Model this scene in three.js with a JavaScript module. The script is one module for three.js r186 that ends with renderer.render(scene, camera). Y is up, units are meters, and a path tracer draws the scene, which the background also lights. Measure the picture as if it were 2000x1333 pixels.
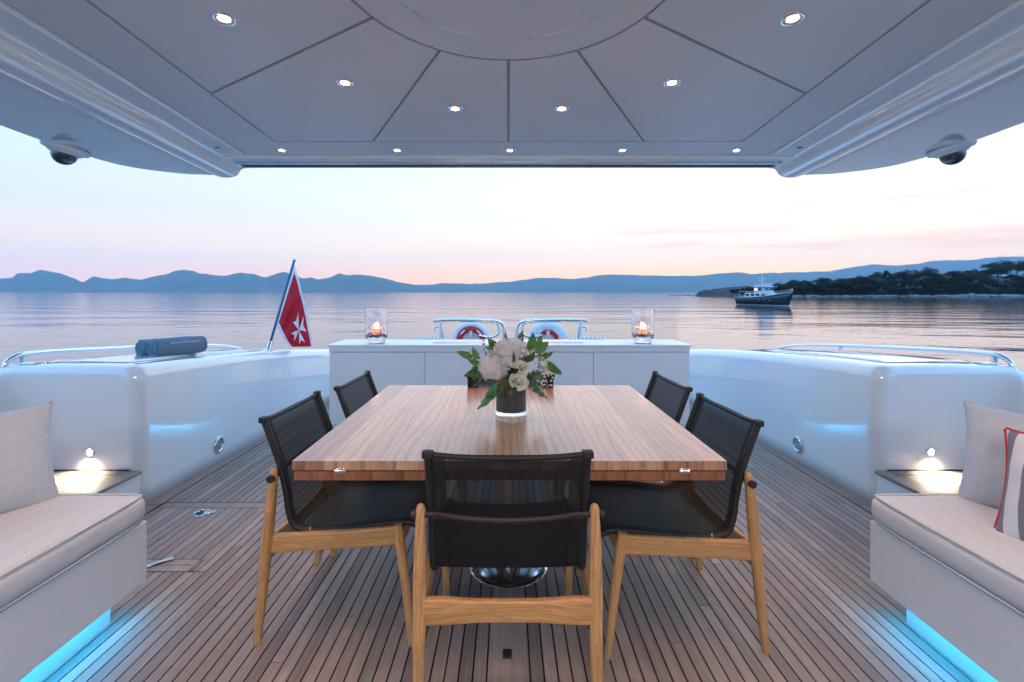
import * as THREE from 'three';
import { mergeGeometries, mergeVertices } from 'three/addons/utils/BufferGeometryUtils.js';
import { RoundedBoxGeometry } from 'three/addons/geometries/RoundedBoxGeometry.js';
import { RectAreaLightUniformsLib } from 'three/addons/lights/RectAreaLightUniformsLib.js';
RectAreaLightUniformsLib.init();

// ------------------------------------------------------------------ camera, sky, light, exposure
const scene = new THREE.Scene();
const camera = new THREE.PerspectiveCamera(2 * Math.atan(666.5 / 945) * 180 / Math.PI, 1024 / 682, 0.05, 90000);
camera.position.set(0, 1.3, 0);
camera.lookAt(0, 1.3, -10);
camera.setViewOffset(2000, 1333, 7, 95.5, 2000, 1333);   // the photograph was framed with the horizon above its middle and upright verticals
const renderer = new THREE.WebGLRenderer({ antialias: true });
renderer.setSize(1024, 682);
renderer.toneMapping = THREE.LinearToneMapping;
renderer.toneMappingExposure = 2.65;
renderer.shadowMap.enabled = true;

const sm = (a, b, x) => { const t = Math.min(1, Math.max(0, (x - a) / (b - a))); return t * t * (3 - 2 * t); };
const mix = (a, b, t) => a + (b - a) * t;
const mix3 = (a, b, t) => [mix(a[0], b[0], t), mix(a[1], b[1], t), mix(a[2], b[2], t)];
const GLOW = 38 * Math.PI / 180;                              // azimuth of the afterglow, to the right of straight aft
function skyColor(el, az) {                                   // el in degrees, az in radians from aft, positive to the right
  let d = Math.abs(az - GLOW); if (d > Math.PI) d = 2 * Math.PI - d;
  const g = Math.pow(0.5 + 0.5 * Math.cos(d), 2.2), g2 = Math.pow(0.5 + 0.5 * Math.cos(d), 7);
  const side = sm(1.05, 1.9, Math.abs(az));                     // away from the sunset the twilight sky turns blue
  const stops = [
    [0, mix3([0.57, 0.29, 0.17], [0.84, 0.38, 0.05], g2)],
    [1.6, mix3([0.55, 0.35, 0.25], [0.82, 0.46, 0.15], g2)],
    [4.5, mix3([0.43, 0.37, 0.34], [0.62, 0.49, 0.34], g)],
    [9, mix3([0.29, 0.35, 0.40], [0.52, 0.50, 0.46], g)],
    [15, mix3([0.25, 0.37, 0.49], [0.47, 0.51, 0.54], g)],
    [32, mix3([0.23, 0.46, 0.76], [0.42, 0.60, 0.80], g)],
    [60, mix3([0.17, 0.45, 0.92], [0.19, 0.48, 0.94], g)],
    [90, [0.17, 0.45, 0.92]],
  ].map(([e, c]) => [e, mix3(c, [0.31 * (1 - e / 160), 0.60 * (1 - e / 220), 1.05 * (1 - e / 280)], side * (1 - sm(30, 80, e)))]);
  let i = 0; while (i < stops.length - 2 && el > stops[i + 1][0]) i++;
  return mix3(stops[i][1], stops[i + 1][1], sm(stops[i][0], stops[i + 1][0], Math.max(0, el)));
}
const skyHash = (x, y) => { const v = Math.sin(x * 127.1 + y * 311.7) * 43758.5453; return v - Math.floor(v); };
const skyValue = (x, y) => { const i = Math.floor(x), j = Math.floor(y), u = sm(0, 1, x - i), v = sm(0, 1, y - j); return mix(mix(skyHash(i, j), skyHash(i + 1, j), u), mix(skyHash(i, j + 1), skyHash(i + 1, j + 1), u), v); };
const skyNoise = (x, y) => 0.55 * skyValue(x, y) + 0.3 * skyValue(x * 2.3 + 5, y * 2.1) + 0.15 * skyValue(x * 5.1, y * 4.3 + 9);
{
  const W = 2048, H = 1024, a = new Float32Array(W * H * 4);
  for (let j = 0; j < H; j++) for (let i = 0; i < W; i++) {
    const el = ((j + 0.5) / H - 0.5) * 180, th = ((i + 0.5) / W - 0.5) * 2 * Math.PI;
    let az = th + Math.PI / 2; if (az > Math.PI) az -= 2 * Math.PI;     // direction (cos th, sin th); aft is -z
    let c = skyColor(el, az); const k = (j * W + i) * 4;
    if (el > 0 && el < 22) {                                          // thin streaks of cloud low over the sunset
      const n = sm(0.52, 0.80, skyNoise(az * 5 + el * 0.25, el * 1.5)) * sm(0.4, 1.6, el) * (1 - sm(5, 20, el)) * sm(-0.4, 0.5, az);
      c = mix3(c, [c[0] * 0.93, c[1] * 0.80, c[2] * 0.84], n);
    }
    a[k] = c[0]; a[k + 1] = c[1]; a[k + 2] = c[2]; a[k + 3] = 1;
  }
  const t = new THREE.DataTexture(a, W, H, THREE.RGBAFormat, THREE.FloatType);
  t.mapping = THREE.EquirectangularReflectionMapping; t.magFilter = THREE.LinearFilter; t.minFilter = THREE.LinearFilter; t.needsUpdate = true;
  scene.background = t; scene.environment = t;
}
const sun = new THREE.DirectionalLight(new THREE.Color(1, 0.72, 0.5), 0.06);
sun.position.set(Math.sin(GLOW) * 60, 5.5, -Math.cos(GLOW) * 60); sun.target.position.set(0, 1, -2);
sun.castShadow = true; sun.shadow.radius = 75; sun.shadow.mapSize.set(2048, 2048);
Object.assign(sun.shadow.camera, { left: -9, right: 9, top: 9, bottom: -9, near: 1, far: 160 });
scene.add(sun, sun.target);

// ------------------------------------------------------------------ helpers
let SEED = 7;
const rnd = () => { SEED = (SEED + 0x6d2b79f5) | 0; let t = Math.imul(SEED ^ (SEED >>> 15), 1 | SEED); t = (t + Math.imul(t ^ (t >>> 7), 61 | t)) ^ t; return ((t ^ (t >>> 14)) >>> 0) / 4294967296; };
const rr = (a, b) => a + (b - a) * rnd();
const hash = (x, y) => { let h = Math.imul(x | 0, 374761393) ^ Math.imul(y | 0, 668265263); h = Math.imul(h ^ (h >>> 13), 1274126177); return ((h ^ (h >>> 16)) >>> 0) / 4294967296; };
function vnoise(x, y) {
  const xi = Math.floor(x), yi = Math.floor(y), fx = x - xi, fy = y - yi, u = fx * fx * (3 - 2 * fx), v = fy * fy * (3 - 2 * fy);
  return mix(mix(hash(xi, yi), hash(xi + 1, yi), u), mix(hash(xi, yi + 1), hash(xi + 1, yi + 1), u), v);
}
const fbm = (x, y, o = 4) => { let s = 0, a = 0.5, n = 0; for (let i = 0; i < o; i++) { s += a * vnoise(x, y); n += a; x = x * 2.03 + 17.1; y = y * 2.03 + 9.7; a *= 0.5; } return s / n; };
function makeTex(w, h, fn, srgb = true) {
  const a = new Uint8Array(w * h * 4);
  for (let j = 0; j < h; j++) for (let i = 0; i < w; i++) {
    const c = fn(i / w, j / h), k = (j * w + i) * 4;
    for (let q = 0; q < 3; q++) a[k + q] = Math.max(0, Math.min(255, Math.round(c[q] * 255)));
    a[k + 3] = 255;
  }
  const t = new THREE.DataTexture(a, w, h);
  t.wrapS = t.wrapT = THREE.RepeatWrapping; t.magFilter = THREE.LinearFilter; t.minFilter = THREE.LinearMipmapLinearFilter; t.generateMipmaps = true;
  if (srgb) t.colorSpace = THREE.SRGBColorSpace;
  t.needsUpdate = true; return t;
}
const used = {};
const numbered = (n) => { used[n] = (used[n] ?? -1) + 1; return used[n] ? n + '_' + String(used[n]).padStart(3, '0') : n; };
function mesh(name, geo, mat, parent) {
  if (Array.isArray(geo)) geo = mergeGeometries(geo.map((g) => { const q = g.index ? g.toNonIndexed() : g; for (const k of Object.keys(q.attributes)) if (!['position', 'normal', 'uv'].includes(k)) q.deleteAttribute(k); return q; }));
  const m = new THREE.Mesh(geo, mat); m.castShadow = m.receiveShadow = true;
  m.name = parent ? name : numbered(name); (parent || scene).add(m); return m;
}
function thing(name, label, category, pos = [0, 0, 0], turn = 0, group) {
  const o = new THREE.Group(); o.name = numbered(name); o.position.set(...pos); o.rotation.y = turn;
  o.userData = { label, category }; if (group) o.userData.group = group;
  scene.add(o); return o;
}
function tag(o, label, category, group) { o.userData = { label, category }; if (group) o.userData.group = group; return o; }
function struct(name, geo, mat) { const m = mesh(name, geo, mat); m.userData = { kind: 'structure' }; return m; }
function structGroup(name) { const o = new THREE.Group(); o.name = numbered(name); o.userData = { kind: 'structure' }; scene.add(o); return o; }
const box = (w, h, d, x = 0, y = 0, z = 0) => new THREE.BoxGeometry(w, h, d).translate(x, y, z);
const rbox = (w, h, d, r, x = 0, y = 0, z = 0, s = 3) => new RoundedBoxGeometry(w, h, d, s, r).translate(x, y, z);
const cyl = (r0, r1, h, x = 0, y = 0, z = 0, n = 24) => new THREE.CylinderGeometry(r0, r1, h, n).translate(x, y, z);
const V = (x, y, z) => new THREE.Vector3(x, y, z);
const tube = (pts, r, seg = 40, n = 10, closed = false) => new THREE.TubeGeometry(new THREE.CatmullRomCurve3(pts.map((p) => V(...p)), closed, 'centripetal'), seg, r, n, closed);
// a bar between two points
function rod(a, b, r, n = 10) {
  const A = V(...a), B = V(...b), d = B.clone().sub(A), g = new THREE.CylinderGeometry(r, r, d.length(), n);
  g.applyQuaternion(new THREE.Quaternion().setFromUnitVectors(V(0, 1, 0), d.normalize())); return g.translate((a[0] + b[0]) / 2, (a[1] + b[1]) / 2, (a[2] + b[2]) / 2);
}
// surface through rows of points; caps closes first and last row
function skin(rows, { closed = false, caps = false, flat = false } = {}) {
  const nr = rows.length, nc = rows[0].length, pos = [], uv = [], idx = [];
  let L = 0;
  for (let i = 0; i < nr; i++) {
    if (i) L += Math.hypot(...[0, 1, 2].map((k) => rows[i][0][k] - rows[i - 1][0][k]));
    let P = 0;
    for (let j = 0; j < nc; j++) { if (j) P += Math.hypot(...[0, 1, 2].map((k) => rows[i][j][k] - rows[i][j - 1][k])); pos.push(...rows[i][j]); uv.push(P, L); }
  }
  const cc = closed ? nc : nc - 1;
  for (let i = 0; i < nr - 1; i++) for (let j = 0; j < cc; j++) {
    const a = i * nc + j, b = i * nc + (j + 1) % nc, c = a + nc, d = b + nc; idx.push(a, c, b, b, c, d);
  }
  if (caps) for (const e of [0, nr - 1]) {
    const m = rows[e].reduce((s, p) => [s[0] + p[0] / nc, s[1] + p[1] / nc, s[2] + p[2] / nc], [0, 0, 0]), base = pos.length / 3;
    pos.push(...m); uv.push(0, 0);
    for (let j = 0; j < nc; j++) { pos.push(...rows[e][j]); uv.push(rows[e][j][0], rows[e][j][1]); }
    for (let j = 0; j < nc; j++) { const a = base + 1 + j, b = base + 1 + (j + 1) % nc; e ? idx.push(base, a, b) : idx.push(base, b, a); }
  }
  let g = new THREE.BufferGeometry();
  g.setAttribute('position', new THREE.Float32BufferAttribute(pos, 3)); g.setAttribute('uv', new THREE.Float32BufferAttribute(uv, 2)); g.setIndex(idx);
  if (flat) g = g.toNonIndexed();
  g.computeVertexNormals(); return g;
}
// rounded tapered limb: points, radii [rx, ry] along path; section oriented by world axes projected across the path
function limb(pts, radii, n = 14, power = 2) {
  const rows = [], P = pts.map((p) => V(...p));
  for (let i = 0; i < P.length; i++) {
    const d = P[Math.min(i + 1, P.length - 1)].clone().sub(P[Math.max(i - 1, 0)]).normalize();
    const side = Math.abs(d.x) > 0.9 ? V(0, 0, 1) : V(1, 0, 0), a = side.sub(d.clone().multiplyScalar(side.dot(d))).normalize(), b = d.clone().cross(a);
    const [ra, rb] = [].concat(radii[i]).length > 1 ? radii[i] : [radii[i], radii[i]], row = [];
    for (let j = 0; j < n; j++) {
      const t = j / n * 2 * Math.PI, c = Math.cos(t), s = Math.sin(t), ca = Math.sign(c) * Math.pow(Math.abs(c), 2 / power) * ra, sb = Math.sign(s) * Math.pow(Math.abs(s), 2 / power) * rb;
      row.push([P[i].x + a.x * ca + b.x * sb, P[i].y + a.y * ca + b.y * sb, P[i].z + a.z * ca + b.z * sb]);
    }
    rows.push(row);
  }
  return skin(rows, { closed: true, caps: true });
}

// ------------------------------------------------------------------ textures and materials
const deckTex = makeTex(256, 1024, (u, v) => {
  const g = fbm(u * 60, v * 10, 3), f = fbm(u * 160, v * 60, 2), w = fbm(u * 9, v * 5, 3);
  const k = 0.84 + 0.15 * (g - 0.5) + 0.12 * (f - 0.5) + 0.16 * (w - 0.5);
  return [k * 0.98, k * 0.90, k * 0.84];
});
const tableTex = makeTex(1024, 1024, (u, v) => {
  const x = u * 1.0, z = v * 1.3;
  const fld = x * 30 + 3.2 * fbm(x * 4, z * 0.9, 3) + 0.5 * fbm(x * 14 + 40, z * 3.0, 2);
  const fr = fld - Math.floor(fld), ring = Math.pow(fr, 5) * 0.55 + sm(0.93, 1, fr) * 0.25;
  const pore = fbm(x * 330, z * 16, 2), k = 0.86 - ring * 0.36 + (pore - 0.5) * 0.22 + (fbm(x * 6, z * 2, 3) - 0.5) * 0.18;
  return [k * 1.0, k * 0.90, k * 0.80];
});
const chairTex = makeTex(256, 512, (u, v) => {
  const g = fbm(u * 34, v * 5, 3), f = fbm(u * 120, v * 22, 2), k = 0.82 + 0.26 * (g - 0.5) + 0.2 * (f - 0.5);
  return [k, k * 0.96, k * 0.9];
});
const weaveTex = makeTex(128, 128, (u, v) => { const k = 0.5 + 0.25 * Math.sin(u * 2 * Math.PI * 32) * Math.sin(v * 2 * Math.PI * 32) + 0.35 * (hash(u * 128, v * 128) - 0.5); return [k, k, k]; }, false);
const clothTex = makeTex(256, 256, (u, v) => { const k = 0.94 + 0.07 * (hash(u * 256, v * 256) - 0.5) + 0.05 * (fbm(u * 8, v * 8) - 0.5); return [k, k, k]; });
const std = (o) => new THREE.MeshStandardMaterial(o), phy = (o) => new THREE.MeshPhysicalMaterial(o);
const lin = (r, g, b) => new THREE.Color().setRGB(r, g, b);
const rep = (t, x, y) => { const q = t.clone(); q.repeat.set(x, y); q.needsUpdate = true; return q; };
const deckMap = rep(deckTex, 4, 0.5), chairMap = rep(chairTex, 6, 2), cloth1 = rep(clothTex, 3, 3), weave = rep(weaveTex, 12, 12);
const M = {
  deck: [0.80, 1.0, 1.16, 0.91].map((k, i) => std({ color: lin(0.47 * k, (0.42 + 0.008 * i) * k, (0.425 + 0.006 * i) * k), map: deckMap, roughness: 0.62 })),
  caulk: std({ color: lin(0.012, 0.012, 0.014), roughness: 0.7 }),
  margin: std({ color: lin(0.47, 0.425, 0.43), map: deckMap, roughness: 0.62 }),
  table: [[0.62, 0.37, 0.24], [0.74, 0.50, 0.36], [0.52, 0.30, 0.19], [0.80, 0.58, 0.44], [0.68, 0.40, 0.27]].map((c) => phy({ color: lin(...c), map: tableTex, roughness: 0.5, clearcoat: 1, clearcoatRoughness: 0.2 })),
  tableEdge: phy({ color: lin(0.40, 0.19, 0.10), map: tableTex, roughness: 0.45 }),
  teak: phy({ color: lin(0.80, 0.45, 0.20), map: chairMap, roughness: 0.48, clearcoat: 0.15, clearcoatRoughness: 0.4 }),
  gel: phy({ color: lin(0.80, 0.82, 0.84), roughness: 0.12, clearcoat: 1, clearcoatRoughness: 0.03 }),
  roofGel: phy({ color: lin(0.80, 0.82, 0.84), roughness: 0.12, clearcoat: 1, clearcoatRoughness: 0.04 }),
  paint: phy({ color: lin(0.74, 0.75, 0.77), roughness: 0.42, clearcoat: 0.25, clearcoatRoughness: 0.25 }),
  bar: phy({ color: lin(0.74, 0.76, 0.79), roughness: 0.45, clearcoat: 0.2, clearcoatRoughness: 0.3 }),
  barTop: phy({ color: lin(0.80, 0.80, 0.80), roughness: 0.3, clearcoat: 0.4, clearcoatRoughness: 0.15 }),
  panel: phy({ color: lin(0.64, 0.66, 0.69), roughness: 0.5, clearcoat: 0.35, clearcoatRoughness: 0.25, bumpMap: weave, bumpScale: 0.0004 }),
  soffit: phy({ color: lin(0.64, 0.66, 0.69), roughness: 0.45, clearcoat: 0.35, clearcoatRoughness: 0.2 }),
  recess: std({ color: lin(0.64, 0.66, 0.69), roughness: 0.6 }),
  steel: std({ color: lin(0.72, 0.74, 0.76), metalness: 1, roughness: 0.14 }),
  brushed: std({ color: lin(0.55, 0.57, 0.6), metalness: 1, roughness: 0.35 }),
  darkMetal: std({ color: lin(0.035, 0.028, 0.026), metalness: 0.3, roughness: 0.45 }),
  black: std({ color: lin(0.012, 0.013, 0.015), roughness: 0.55 }),
  sling: std({ color: lin(0.006, 0.007, 0.009), roughness: 0.9, transparent: true, opacity: 0.86, bumpMap: weave, bumpScale: 0.0006 }),
  seat: std({ color: lin(0.006, 0.007, 0.009), roughness: 0.6, transparent: true, opacity: 0.975, bumpMap: weave, bumpScale: 0.0006 }),
  hem: std({ color: lin(0.007, 0.008, 0.010), roughness: 0.85, transparent: true, opacity: 0.96, bumpMap: weave, bumpScale: 0.0008 }),
  cushion: phy({ color: lin(0.80, 0.80, 0.82), map: cloth1, roughness: 0.95, sheen: 0.3, bumpMap: weave, bumpScale: 0.0006 }),
  pillow: phy({ color: lin(0.70, 0.70, 0.73), map: cloth1, roughness: 0.95, sheen: 0.3, bumpMap: weave, bumpScale: 0.0006 }),
  piping: std({ color: lin(0.66, 0.66, 0.68), roughness: 0.9 }),
  redPiping: std({ color: lin(0.62, 0.05, 0.04), roughness: 0.85 }),
  glass: phy({ color: lin(1, 1, 1), transmission: 1, thickness: 0, roughness: 0.02, ior: 1.45 }),
  solidGlass: phy({ color: lin(1, 1, 1), transmission: 1, thickness: 0.02, roughness: 0.02, ior: 1.48 }),
  darkGlass: phy({ color: lin(0.03, 0.035, 0.04), roughness: 0.03, clearcoat: 1, clearcoatRoughness: 0.02 }),
  warmLens: std({ color: lin(0.9, 0.8, 0.7), emissive: lin(1, 0.62, 0.38), emissiveIntensity: 7 }),
  rim: std({ color: lin(0.8, 0.8, 0.8), roughness: 0.4 }),
  coolLens: std({ color: lin(0.9, 0.9, 0.9), emissive: lin(1, 0.92, 0.82), emissiveIntensity: 5 }),
  stepLens: std({ color: lin(0.9, 0.9, 0.9), emissive: lin(1, 0.9, 0.7), emissiveIntensity: 20 }),
  cyan: std({ color: lin(0.5, 0.8, 0.9), emissive: lin(0.0, 0.42, 0.9), emissiveIntensity: 1.5 }),
  red: std({ color: lin(0.55, 0.03, 0.03), roughness: 0.7 }),
  canvasWhite: std({ color: lin(0.75, 0.76, 0.78), roughness: 0.85 }),
};

// ------------------------------------------------------------------ sea and land
const SEA = -2.4;
{
  const N = 512;
  // periodic wave field: sums of whole-number waves, so that the tile repeats without a seam
  const waves = (n, lo, hi, pow, aniso) => Array.from({ length: n }, () => {
    const k = Math.exp(rr(Math.log(lo), Math.log(hi))), a = rr(-1, 1) * aniso + Math.PI / 2;
    return [Math.round(k * Math.cos(a)), Math.round(k * Math.sin(a)), rr(0, 6.28), Math.pow(k, -pow)];
  });
  const field = (ws) => { const out = new Float32Array(N * N); let lo = 1e9, hi = -1e9;
    for (let j = 0; j < N; j++) for (let i = 0; i < N; i++) { let s = 0; for (const w of ws) s += w[3] * Math.sin((w[0] * i + w[1] * j) / N * 2 * Math.PI + w[2]); out[j * N + i] = s; lo = Math.min(lo, s); hi = Math.max(hi, s); }
    for (let i = 0; i < N * N; i++) out[i] = (out[i] - lo) / (hi - lo); return out; };
  const f1 = field(waves(80, 4, 90, 0.85, 0.8)), f2 = field(waves(40, 2, 30, 1.0, 0.6));
  const bump = makeTex(N, N, (u, v) => { const k = f1[Math.round(v * N) * N + Math.round(u * N)]; return [k, k, k]; }, false);
  const nm = makeTex(N, N, (u, v) => {
    const i = Math.round(u * N), j = Math.round(v * N), at = (a, b) => f2[((b + N) % N) * N + (a + N) % N];
    const dx = (at(i + 1, j) - at(i - 1, j)) * 3.2, dy = (at(i, j + 1) - at(i, j - 1)) * 3.2, l = Math.hypot(dx, dy, 1);
    return [0.5 - dx / l * 0.5, 0.5 - dy / l * 0.5, 0.5 + 0.5 / l];
  }, false);
  bump.repeat.set(1 / 17, 1 / 17); nm.repeat.set(1 / 90, 1 / 90);
  const water = phy({ color: lin(0.012, 0.045, 0.075), roughness: 0.06, ior: 1.34, bumpMap: bump, bumpScale: 0.021, normalMap: nm, normalScale: new THREE.Vector2(0.1, 0.1) });
  const rows = [], R = [0.5, 6, 20, 60, 150, 400, 1000, 3000, 7000, 15000];
  for (const r of R) { const row = []; for (let k = 0; k < 96; k++) { const a = k / 96 * 2 * Math.PI; row.push([Math.sin(a) * r, SEA, -Math.cos(a) * r]); } rows.push(row); }
  const g = skin(rows, { closed: true }), p = g.attributes.position, uv = g.attributes.uv;
  for (let i = 0; i < p.count; i++) uv.setXY(i, p.getX(i), -p.getZ(i));
  const nrm = g.attributes.normal; for (let i = 0; i < nrm.count; i++) nrm.setXYZ(i, 0, 1, 0);
  g.index.array.reverse();
  struct('sea', g, water);
}
const at = (px, py, Z) => [(px - 993) / 945 * Z, 1.3 - (py - 571) / 945 * Z, -Z];       // a point seen at a photo pixel, Z metres ahead
function ridge(name, prof, D, depth, mat, seed) {
  // prof: silhouette [px, py]; the crest stands D metres away, with a folded slope down to the shore in front of it and one behind
  const n = 420, x0 = prof[0][0], x1 = prof[prof.length - 1][0], rows = [];
  const crest = (x) => { let i = 0; while (i < prof.length - 2 && x > prof[i + 1][0]) i++; const t = Math.min(1, Math.max(0, (x - prof[i][0]) / (prof[i + 1][0] - prof[i][0]))); return mix(prof[i][1], prof[i + 1][1], mix(t, sm(0, 1, t), 0.6)); };
  for (let r = 0; r <= 16; r++) {
    const row = [], t = r / 12;                                 // 0 at the shore, 1 at the crest, beyond it the far slope
    for (let i = 0; i <= n; i++) {
      const px = mix(x0, x1, i / n), top = Math.max(2, (571 - crest(px)) / 945 * D + (fbm(i * 0.33 + seed, 3.3, 5) - 0.5) * D * 0.0042 + 1.3 - SEA);
      const fold = fbm(i * 0.09 + seed, t * 3 + seed, 4) - 0.5, Z = D - depth * (1 - t) + fold * depth * 0.35 * (t < 1 ? Math.sin(Math.PI * Math.min(1, t)) : 0);
      const h = t <= 1 ? top * (Math.pow(t, 0.9) * (1 + 0.5 * fold * Math.sin(Math.PI * t))) : top * (1 - (t - 1) * 2.2);
      row.push([(px - 993) / 945 * D * (Z / D), SEA - 1 + h, -Z]);
    }
    rows.push(row);
  }
  const m = struct(name, skin(rows), mat); return m;
}
const far1 = std({ color: lin(0.085, 0.10, 0.09), roughness: 0.95 }), far2 = far1;
const Z4 = (l) => l.map(([x, y]) => [x / 2.857, 450 + y / 2.857]);
ridge('coastal_hills', [[-900, 552], [-500, 540], [-200, 546], ...Z4([[0, 270], [60, 265], [100, 241], [150, 240], [220, 222], [330, 240], [400, 265], [460, 290], [520, 258], [580, 268], [620, 272], [700, 265], [780, 275], [850, 260], [930, 245], [980, 225], [1030, 219], [1070, 225], [1140, 245], [1250, 255], [1340, 238], [1400, 243], [1480, 262], [1580, 233], [1640, 250], [1700, 270], [1730, 265], [1780, 272], [1830, 265], [1890, 243], [1950, 252], [2000, 247]]), [740, 541], [790, 554], [850, 562], [900, 560], [940, 566], [980, 571]], 10000, 2300, far1, 3);
ridge('near_headland', [[-300, 565], [60, 566], [200, 562], [330, 566], [420, 561], [520, 563], [620, 559], [690, 563], [760, 566], [830, 571]], 8200, 1200, far1, 41);
ridge('distant_mountains', [[560, 571], [760, 560], [830, 556], [880, 553], [930, 555], [980, 551], [1060, 543], [1120, 545], [1190, 536], [1240, 538], [1300, 539], [1335, 539], [1370, 538], [1405, 534], [1447, 532], [1468, 536], [1496, 534], [1552, 532], [1608, 531], [1636, 527], [1685, 520], [1702, 517], [1755, 519], [1790, 516], [1825, 509], [1895, 508], [1958, 502], [2000, 501], [2300, 490], [2900, 505]], 14000, 2500, far2, 11);
ridge('foothills', [[840, 571], [930, 563], [985, 560], [1100, 552], [1180, 549], [1260, 553], [1340, 548], [1450, 550], [1600, 545], [1800, 545], [2000, 540], [2500, 545]], 11800, 1600, far2, 23);

// the pine island
{
  const Zs = 385;
  const rock = std({ color: lin(0.17, 0.16, 0.15), roughness: 0.95 }), soil = std({ color: lin(0.022, 0.024, 0.02), roughness: 1 });
  const tops = [[1425, 570], [1450, 563], [1500, 554], [1545, 549], [1600, 551], [1650, 548], [1720, 541], [1800, 534], [1850, 537], [1900, 532], [1950, 522], [2000, 520], [2150, 516], [2500, 520]];
  const topAt = (x) => { let i = 0; while (i < tops.length - 2 && x > tops[i + 1][0]) i++; const t = Math.min(1, Math.max(0, (x - tops[i][0]) / (tops[i + 1][0] - tops[i][0]))); return mix(tops[i][1], tops[i + 1][1], t); };
  const rows = [], rrows = [];
  for (let r = 0; r <= 10; r++) {
    const t = r / 10, row = [], n = 300;
    for (let i = 0; i <= n; i++) {
      const px = mix(1418, 2500, i / n), X = (px - 993) / 945 * Zs, top = (571 - topAt(px)) / 945 * Zs * 0.7;
      const e = sm(0, 0.03, i / n);
      row.push([X, SEA - 0.5 + e * (t < 0.12 ? t / 0.12 * 1.6 : 1.6 + (top + 2) * sm(0.1, 1, t)) + (fbm(i * 0.5, r * 0.9, 3) - 0.5) * 1.5 * e, -(Zs - 12 + 90 * t + (fbm(i * 0.12, 5, 3) - 0.5) * 16)]);
    }
    rows.push(row);
  }
  struct('island_ground', skin(rows, { flat: true }), soil);
  // shoreline rocks: too many and too small to count
  const rg = [];
  for (let k = 0; k < 520; k++) {
    const px = mix(1420, 2350, Math.pow(rnd(), 0.8)), s = rr(0.5, 2.0) * (px > 1820 ? 1.3 : 0.8), g = new THREE.IcosahedronGeometry(s, 1), p = g.attributes.position;
    const sx = rr(1.1, 2.4), sy = rr(0.45, 0.8), q = rnd() * 50;
    for (let i = 0; i < p.count; i++) { const f = 0.75 + 0.5 * vnoise(p.getX(i) * 2 / s + q, p.getY(i) * 2 / s + p.getZ(i) * 1.3 / s); p.setXYZ(i, p.getX(i) * sx * f, p.getY(i) * sy * f, p.getZ(i) * f); }
    g.translate((px - 993) / 945 * Zs, SEA + rr(-0.1, 0.7), -(Zs - 10 + rr(-3, 5)) + (fbm((px - 1418) / 1082 * 300 * 0.12, 5, 3) - 0.5) * -16);
    g.computeVertexNormals(); rg.push(g);
  }
  const rk = mesh('shore_rocks', rg, rock); rk.userData = { kind: 'stuff', label: 'pale boulders along the pine island shoreline', category: 'rocks' };
  const bw = []; for (let k = 0; k < 46; k++) { const px = mix(1312, 1436, k / 45) + rr(-2, 2), s = rr(0.9, 1.7); const g = new THREE.IcosahedronGeometry(s, 1), p = g.attributes.position; for (let i = 0; i < p.count; i++) { const f = 0.7 + 0.6 * vnoise(p.getX(i) + k * 7, p.getY(i) * 2 + p.getZ(i)); p.setXYZ(i, p.getX(i) * 2.2 * f, p.getY(i) * 0.6 * f, p.getZ(i) * f); } g.translate((px - 993) / 945 * 560, SEA + 0.1, -560 + rr(-4, 4)); g.computeVertexNormals(); bw.push(g); }
  const br = mesh('reef_rocks', bw, rock); br.userData = { kind: 'stuff', label: 'low dark line of rocks awash off the island point', category: 'rocks' };

  // leaves: clumps of small faces spread through a flattened crown
  const leafMat = [std({ color: lin(0.030, 0.042, 0.028), roughness: 1 }), std({ color: lin(0.036, 0.046, 0.032), roughness: 1 }), std({ color: lin(0.024, 0.036, 0.026), roughness: 1 })];
  const bark = std({ color: lin(0.06, 0.045, 0.035), roughness: 1 });
  function crown(w, h, n, leaf) {
    const pos = [], lobes = Array.from({ length: 7 + Math.floor(rnd() * 4) }, () => { const a = rnd() * 6.28, d = Math.sqrt(rnd()) * 0.72; return [Math.cos(a) * d * w, rr(-0.15, 0.55) * h, Math.sin(a) * d * w, rr(0.26, 0.5) * w, rr(0.28, 0.5) * h]; });
    for (let k = 0; k < n; k++) {
      const l = lobes[Math.floor(rnd() * lobes.length)], a = rnd() * 6.28, c = rr(-0.6, 1), s = Math.sqrt(1 - c * c), q = Math.pow(rnd(), 0.35);
      const x = l[0] + Math.cos(a) * s * l[3] * q, y = l[1] + c * l[4] * q, z = l[2] + Math.sin(a) * s * l[3] * q;
      const d = () => rr(-1, 1) * leaf; for (let i = 0; i < 3; i++) pos.push(x + d() * 1.4, y + d() * 0.8, z + d() * 1.4);
    }
    const g = new THREE.BufferGeometry(); g.setAttribute('position', new THREE.Float32BufferAttribute(pos, 3)); g.computeVertexNormals();
    g.setAttribute('uv', new THREE.Float32BufferAttribute(new Float32Array(pos.length / 3 * 2), 2)); return g;
  }
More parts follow.
